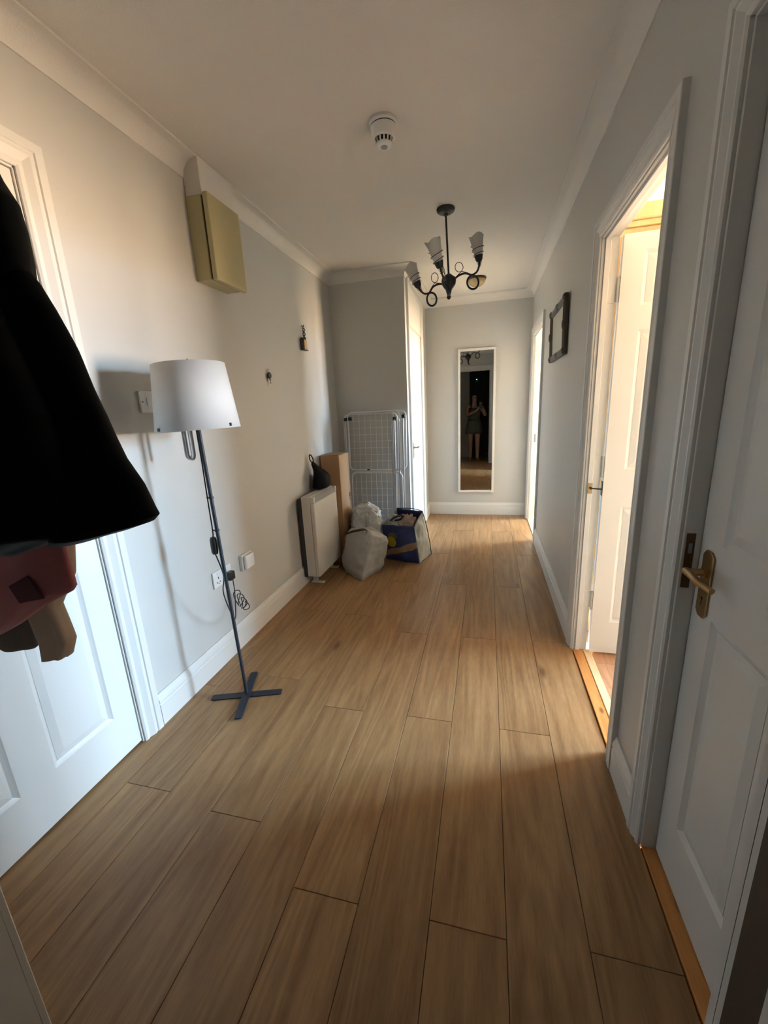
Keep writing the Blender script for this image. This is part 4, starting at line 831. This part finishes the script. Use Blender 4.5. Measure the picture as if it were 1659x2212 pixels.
# ================================================================== PINE WARDROBE in the bedroom
wr = thing('pine_wardrobe', (2.42, 2.60, 0), 'pine wardrobe standing behind the open bedroom door', 'wardrobe')
MB().box(1.955, 2.80, 2.34, 2.86, 0.0006, 2.06).build('carcass', 'palepine', wr, bevel=0.004)
MB().box(1.940, 2.815, 2.315, 2.875, 2.085, 2.150).build('cornice', 'palepine', wr, bevel=0.006)
MB().box(1.950, 2.805, 2.328, 2.868, 2.060, 2.085).build('cornice_step', 'palepine', wr, bevel=0.004)
MB().box(1.975, 2.375, 2.318, 2.339, 0.10, 2.03).build('door', 'palepine', wr, bevel=0.004); MB().box(2.380, 2.780, 2.318, 2.339, 0.10, 2.03).build('door', 'palepine', wr, bevel=0.004)

# ================================================================== LOBBY: alarm light and the photographer seen in the mirror
al = thing('alarm_unit', (1.30, -2.02, 1.93), 'small dark wall unit with green light in the lobby', 'alarm')
MB().box(1.24, 1.36, -2.0385, -2.01, 1.92, 2.04).build('housing', 'plastic_blk', al, bevel=0.006)
MB().tube([(1.30, -2.01, 1.985), (1.30, -2.004, 1.985)], 0.007, 12).build('indicator', 'led', al)
PX, PY = 1.235, -0.36
pe = thing('person', (PX, PY, 0), 'person with long dark hair in grey top and shorts holding up a phone', 'person')
B = {}
def bv(k_, x, y, z, r): B[k_] = (Vector((PX+x, PY+y, z)), r)
bv('pel', 0, 0, 0.86, (0.125, 0.10)); bv('belly', 0, 0.0, 1.00, (0.115, 0.085)); bv('chest', 0, 0.01, 1.17, (0.125, 0.095)); bv('up', 0, 0.0, 1.27, (0.09, 0.07)); bv('neck', 0.0, 0.005, 1.345, (0.047, 0.05)); bv('jaw', 0.01, 0.025, 1.415, (0.058, 0.066)); bv('face', 0.012, 0.025, 1.475, (0.070, 0.082)); bv('crown', 0.012, 0.015, 1.545, (0.055, 0.065))
ED_ = [('pel', 'belly'), ('belly', 'chest'), ('chest', 'up'), ('up', 'neck'), ('neck', 'jaw'), ('jaw', 'face'), ('face', 'crown')]
for s, sd in (('l', -1), ('r', 1)):
    bv('sh'+s, sd*0.155, 0.0, 1.275, (0.048, 0.048))
    if s == 'l': bv('el'+s, -0.175, 0.11, 1.075, (0.038, 0.038)); bv('wr'+s, 0.055, 0.265, 1.185, (0.024, 0.022)); bv('pa'+s, 0.095, 0.295, 1.235, (0.026, 0.014))
    else: bv('el'+s, 0.265, 0.10, 1.06, (0.038, 0.038)); bv('wr'+s, 0.235, 0.265, 1.185, (0.024, 0.022)); bv('pa'+s, 0.205, 0.295, 1.235, (0.026, 0.014))
    ED_ += [('up', 'sh'+s), ('sh'+s, 'el'+s), ('el'+s, 'wr'+s), ('wr'+s, 'pa'+s)]
    for k_, (dx, dz) in enumerate(((0.004, 0.030), (0.002, 0.012), (0.002, -0.006), (0.004, -0.022))):
        b0 = B['pa'+s][0]-Vector((PX, PY, 0)); g = -sd
        bv('f%d1%s' % (k_, s), b0.x+g*dx+g*0.004, b0.y+0.022, b0.z+dz*0.8+0.012, (0.0095, 0.0095)); bv('f%d2%s' % (k_, s), b0.x+g*0.022, b0.y+0.030, b0.z+dz+0.016, (0.0085, 0.0085)); bv('f%d3%s' % (k_, s), b0.x+g*0.036, b0.y+0.029, b0.z+dz+0.018, (0.0075, 0.0075))
        ED_ += [('pa'+s, 'f%d1%s' % (k_, s)), ('f%d1%s' % (k_, s), 'f%d2%s' % (k_, s)), ('f%d2%s' % (k_, s), 'f%d3%s' % (k_, s))]
    b0 = B['pa'+s][0]-Vector((PX, PY, 0)); bv('t1'+s, b0.x+g*0.010, b0.y-0.004, b0.z+0.022, (0.010, 0.010)); bv('t2'+s, b0.x+g*0.028, b0.y+0.004, b0.z+0.040, (0.0085, 0.0085)); ED_ += [('pa'+s, 't1'+s), ('t1'+s, 't2'+s)]
    bv('hip'+s, sd*0.085, 0.0, 0.80, (0.088, 0.092)); bv('kn'+s, sd*0.085, 0.03 if s == 'l' else 0.0, 0.46, (0.055, 0.058)); bv('calf'+s, sd*0.085, -0.005, 0.32, (0.050, 0.054)); bv('an'+s, sd*0.085, -0.01, 0.075, (0.032, 0.036)); bv('heel'+s, sd*0.085, -0.015, 0.034, (0.032, 0.032)); bv('toe'+s, sd*0.10, 0.12, 0.022, (0.036, 0.020))
    ED_ += [('pel', 'hip'+s), ('hip'+s, 'kn'+s), ('kn'+s, 'calf'+s), ('calf'+s, 'an'+s), ('an'+s, 'heel'+s), ('heel'+s, 'toe'+s)]
keys = list(B); me = bpy.data.meshes.new('body'); org = Vector((PX, PY, 0))
me.from_pydata([B[k_][0]-org for k_ in keys], [(keys.index(a), keys.index(b_)) for a, b_ in ED_], []); me.materials.append(M['skin'])
bo = bpy.data.objects.new('body', me); COL.objects.link(bo); put(bo, org, pe)
sk = bo.modifiers.new('skin', 'SKIN'); sk.use_smooth_shade = True; ss = bo.modifiers.new('smooth', 'SUBSURF'); ss.levels = 2; ss.render_levels = 2
for i, k_ in enumerate(keys): me.skin_vertices[0].data[i].radius = B[k_][1]
me.skin_vertices[0].data[0].use_root = True
FC = Vector((PX+0.012, PY+0.025, 1.475))
for sd in (-1, 1):
    e_ = FC+Vector((sd*0.030, 0.078, 0.005)); MB().lathe([(0, -0.010)]+[(0.010*math.sin(a), -0.010*math.cos(a)) for a in (0.5, 1.0, 1.57, 2.1, 2.6)]+[(0, 0.010)], e_, 12, (0, 1, 0)).build('eye', 'hair', pe, smooth=60)
    MB().lathe([(0, -0.022), (0.010, -0.015), (0.014, 0), (0.012, 0.014), (0, 0.022)], FC+Vector((sd*0.074, -0.01, -0.01)), 12).build('ear', 'skin', pe, smooth=60)
MB().tube(smoothpath([FC+Vector((0, 0.080, 0.010)), FC+Vector((0, 0.094, -0.018)), FC+Vector((0, 0.086, -0.026))], 4), [0.006]*4+[0.010]*4+[0.008], 10).build('nose', 'skin', pe, smooth=60)
MB().tube(smoothpath([FC+Vector((-0.022, 0.072, -0.050)), FC+Vector((0, 0.082, -0.052)), FC+Vector((0.022, 0.072, -0.050))], 4), 0.005, 8).build('mouth', 'pink', pe, smooth=60)
# hair: cap with long falls each side, open at the face
vs = []; nu, nv = 40, 22
for j in range(nv+1):
    t = j/nv
    for i in range(nu+1):
        a = math.radians(90+42+(360-84)*i/nu)
        if t < 0.35: s_ = t/0.35; r = math.sin(s_*math.pi/2); z = 1.475+0.012+0.098*math.cos(s_*math.pi/2)
        else: s_ = (t-0.35)/0.65; r = 1.0+0.35*s_-0.10*math.sin(s_*3.1); z = 1.487-0.29*s_
        w_ = 1+0.05*math.sin(9*a+3*z*8)
        vs.append((FC.x+0.088*r*w_*math.cos(a), FC.y-0.012+0.098*r*w_*math.sin(a), z))
MB().add(vs, [(j*(nu+1)+i, j*(nu+1)+i+1, (j+1)*(nu+1)+i+1, (j+1)*(nu+1)+i) for j in range(nv) for i in range(nu)]).build('hair', 'hair', pe, smooth=70, solid=0.012)
def tubecloth(rows, n=48, folds=9, amp=0.0):
    vs = []
    for (z, rx, ry, cx_, cy_) in rows:
        lo_ = (rows[0][0]-z)/(rows[0][0]-rows[-1][0])
        for q in range(n): a = 2*math.pi*q/n; k_ = 1+amp*lo_*math.sin(folds*a); vs.append((PX+cx_+rx*k_*math.cos(a), PY+cy_+ry*k_*math.sin(a), z))
    return MB().add(vs, [(i*n+q, i*n+(q+1) % n, (i+1)*n+(q+1) % n, (i+1)*n+q) for i in range(len(rows)-1) for q in range(n)])
tubecloth([(1.245, 0.130, 0.104, 0, 0.005), (1.19, 0.150, 0.118, 0, 0.008), (1.10, 0.145, 0.112, 0, 0.005), (1.0, 0.132, 0.102, 0, 0), (0.94, 0.140, 0.112, 0, 0)]).build('camisole', 'olivecloth', pe, smooth=60, solid=0.003)
tubecloth([(0.98, 0.136, 0.108, 0, 0), (0.92, 0.155, 0.125, 0, 0), (0.82, 0.178, 0.138, 0, 0), (0.72, 0.190, 0.145, 0, 0), (0.64, 0.196, 0.150, 0, 0)], amp=0.06).build('shorts', 'olivecloth', pe, smooth=60, solid=0.003)
ph = thing('phone', (1.385, -0.02, 1.225), 'dark smartphone held up by the person', 'phone')
MB().box(1.350, 1.420, -0.030, -0.021, 1.225, 1.372).build('case', 'plastic_blk', ph, bevel=0.006, seg=3)
MB().tube([(1.366, -0.021, 1.352), (1.366, -0.0185, 1.352)], 0.009, 14).tube([(1.366, -0.021, 1.330), (1.366, -0.0185, 1.330)], 0.009, 14).build('camera_lens', 'gplastic', ph, smooth=40)
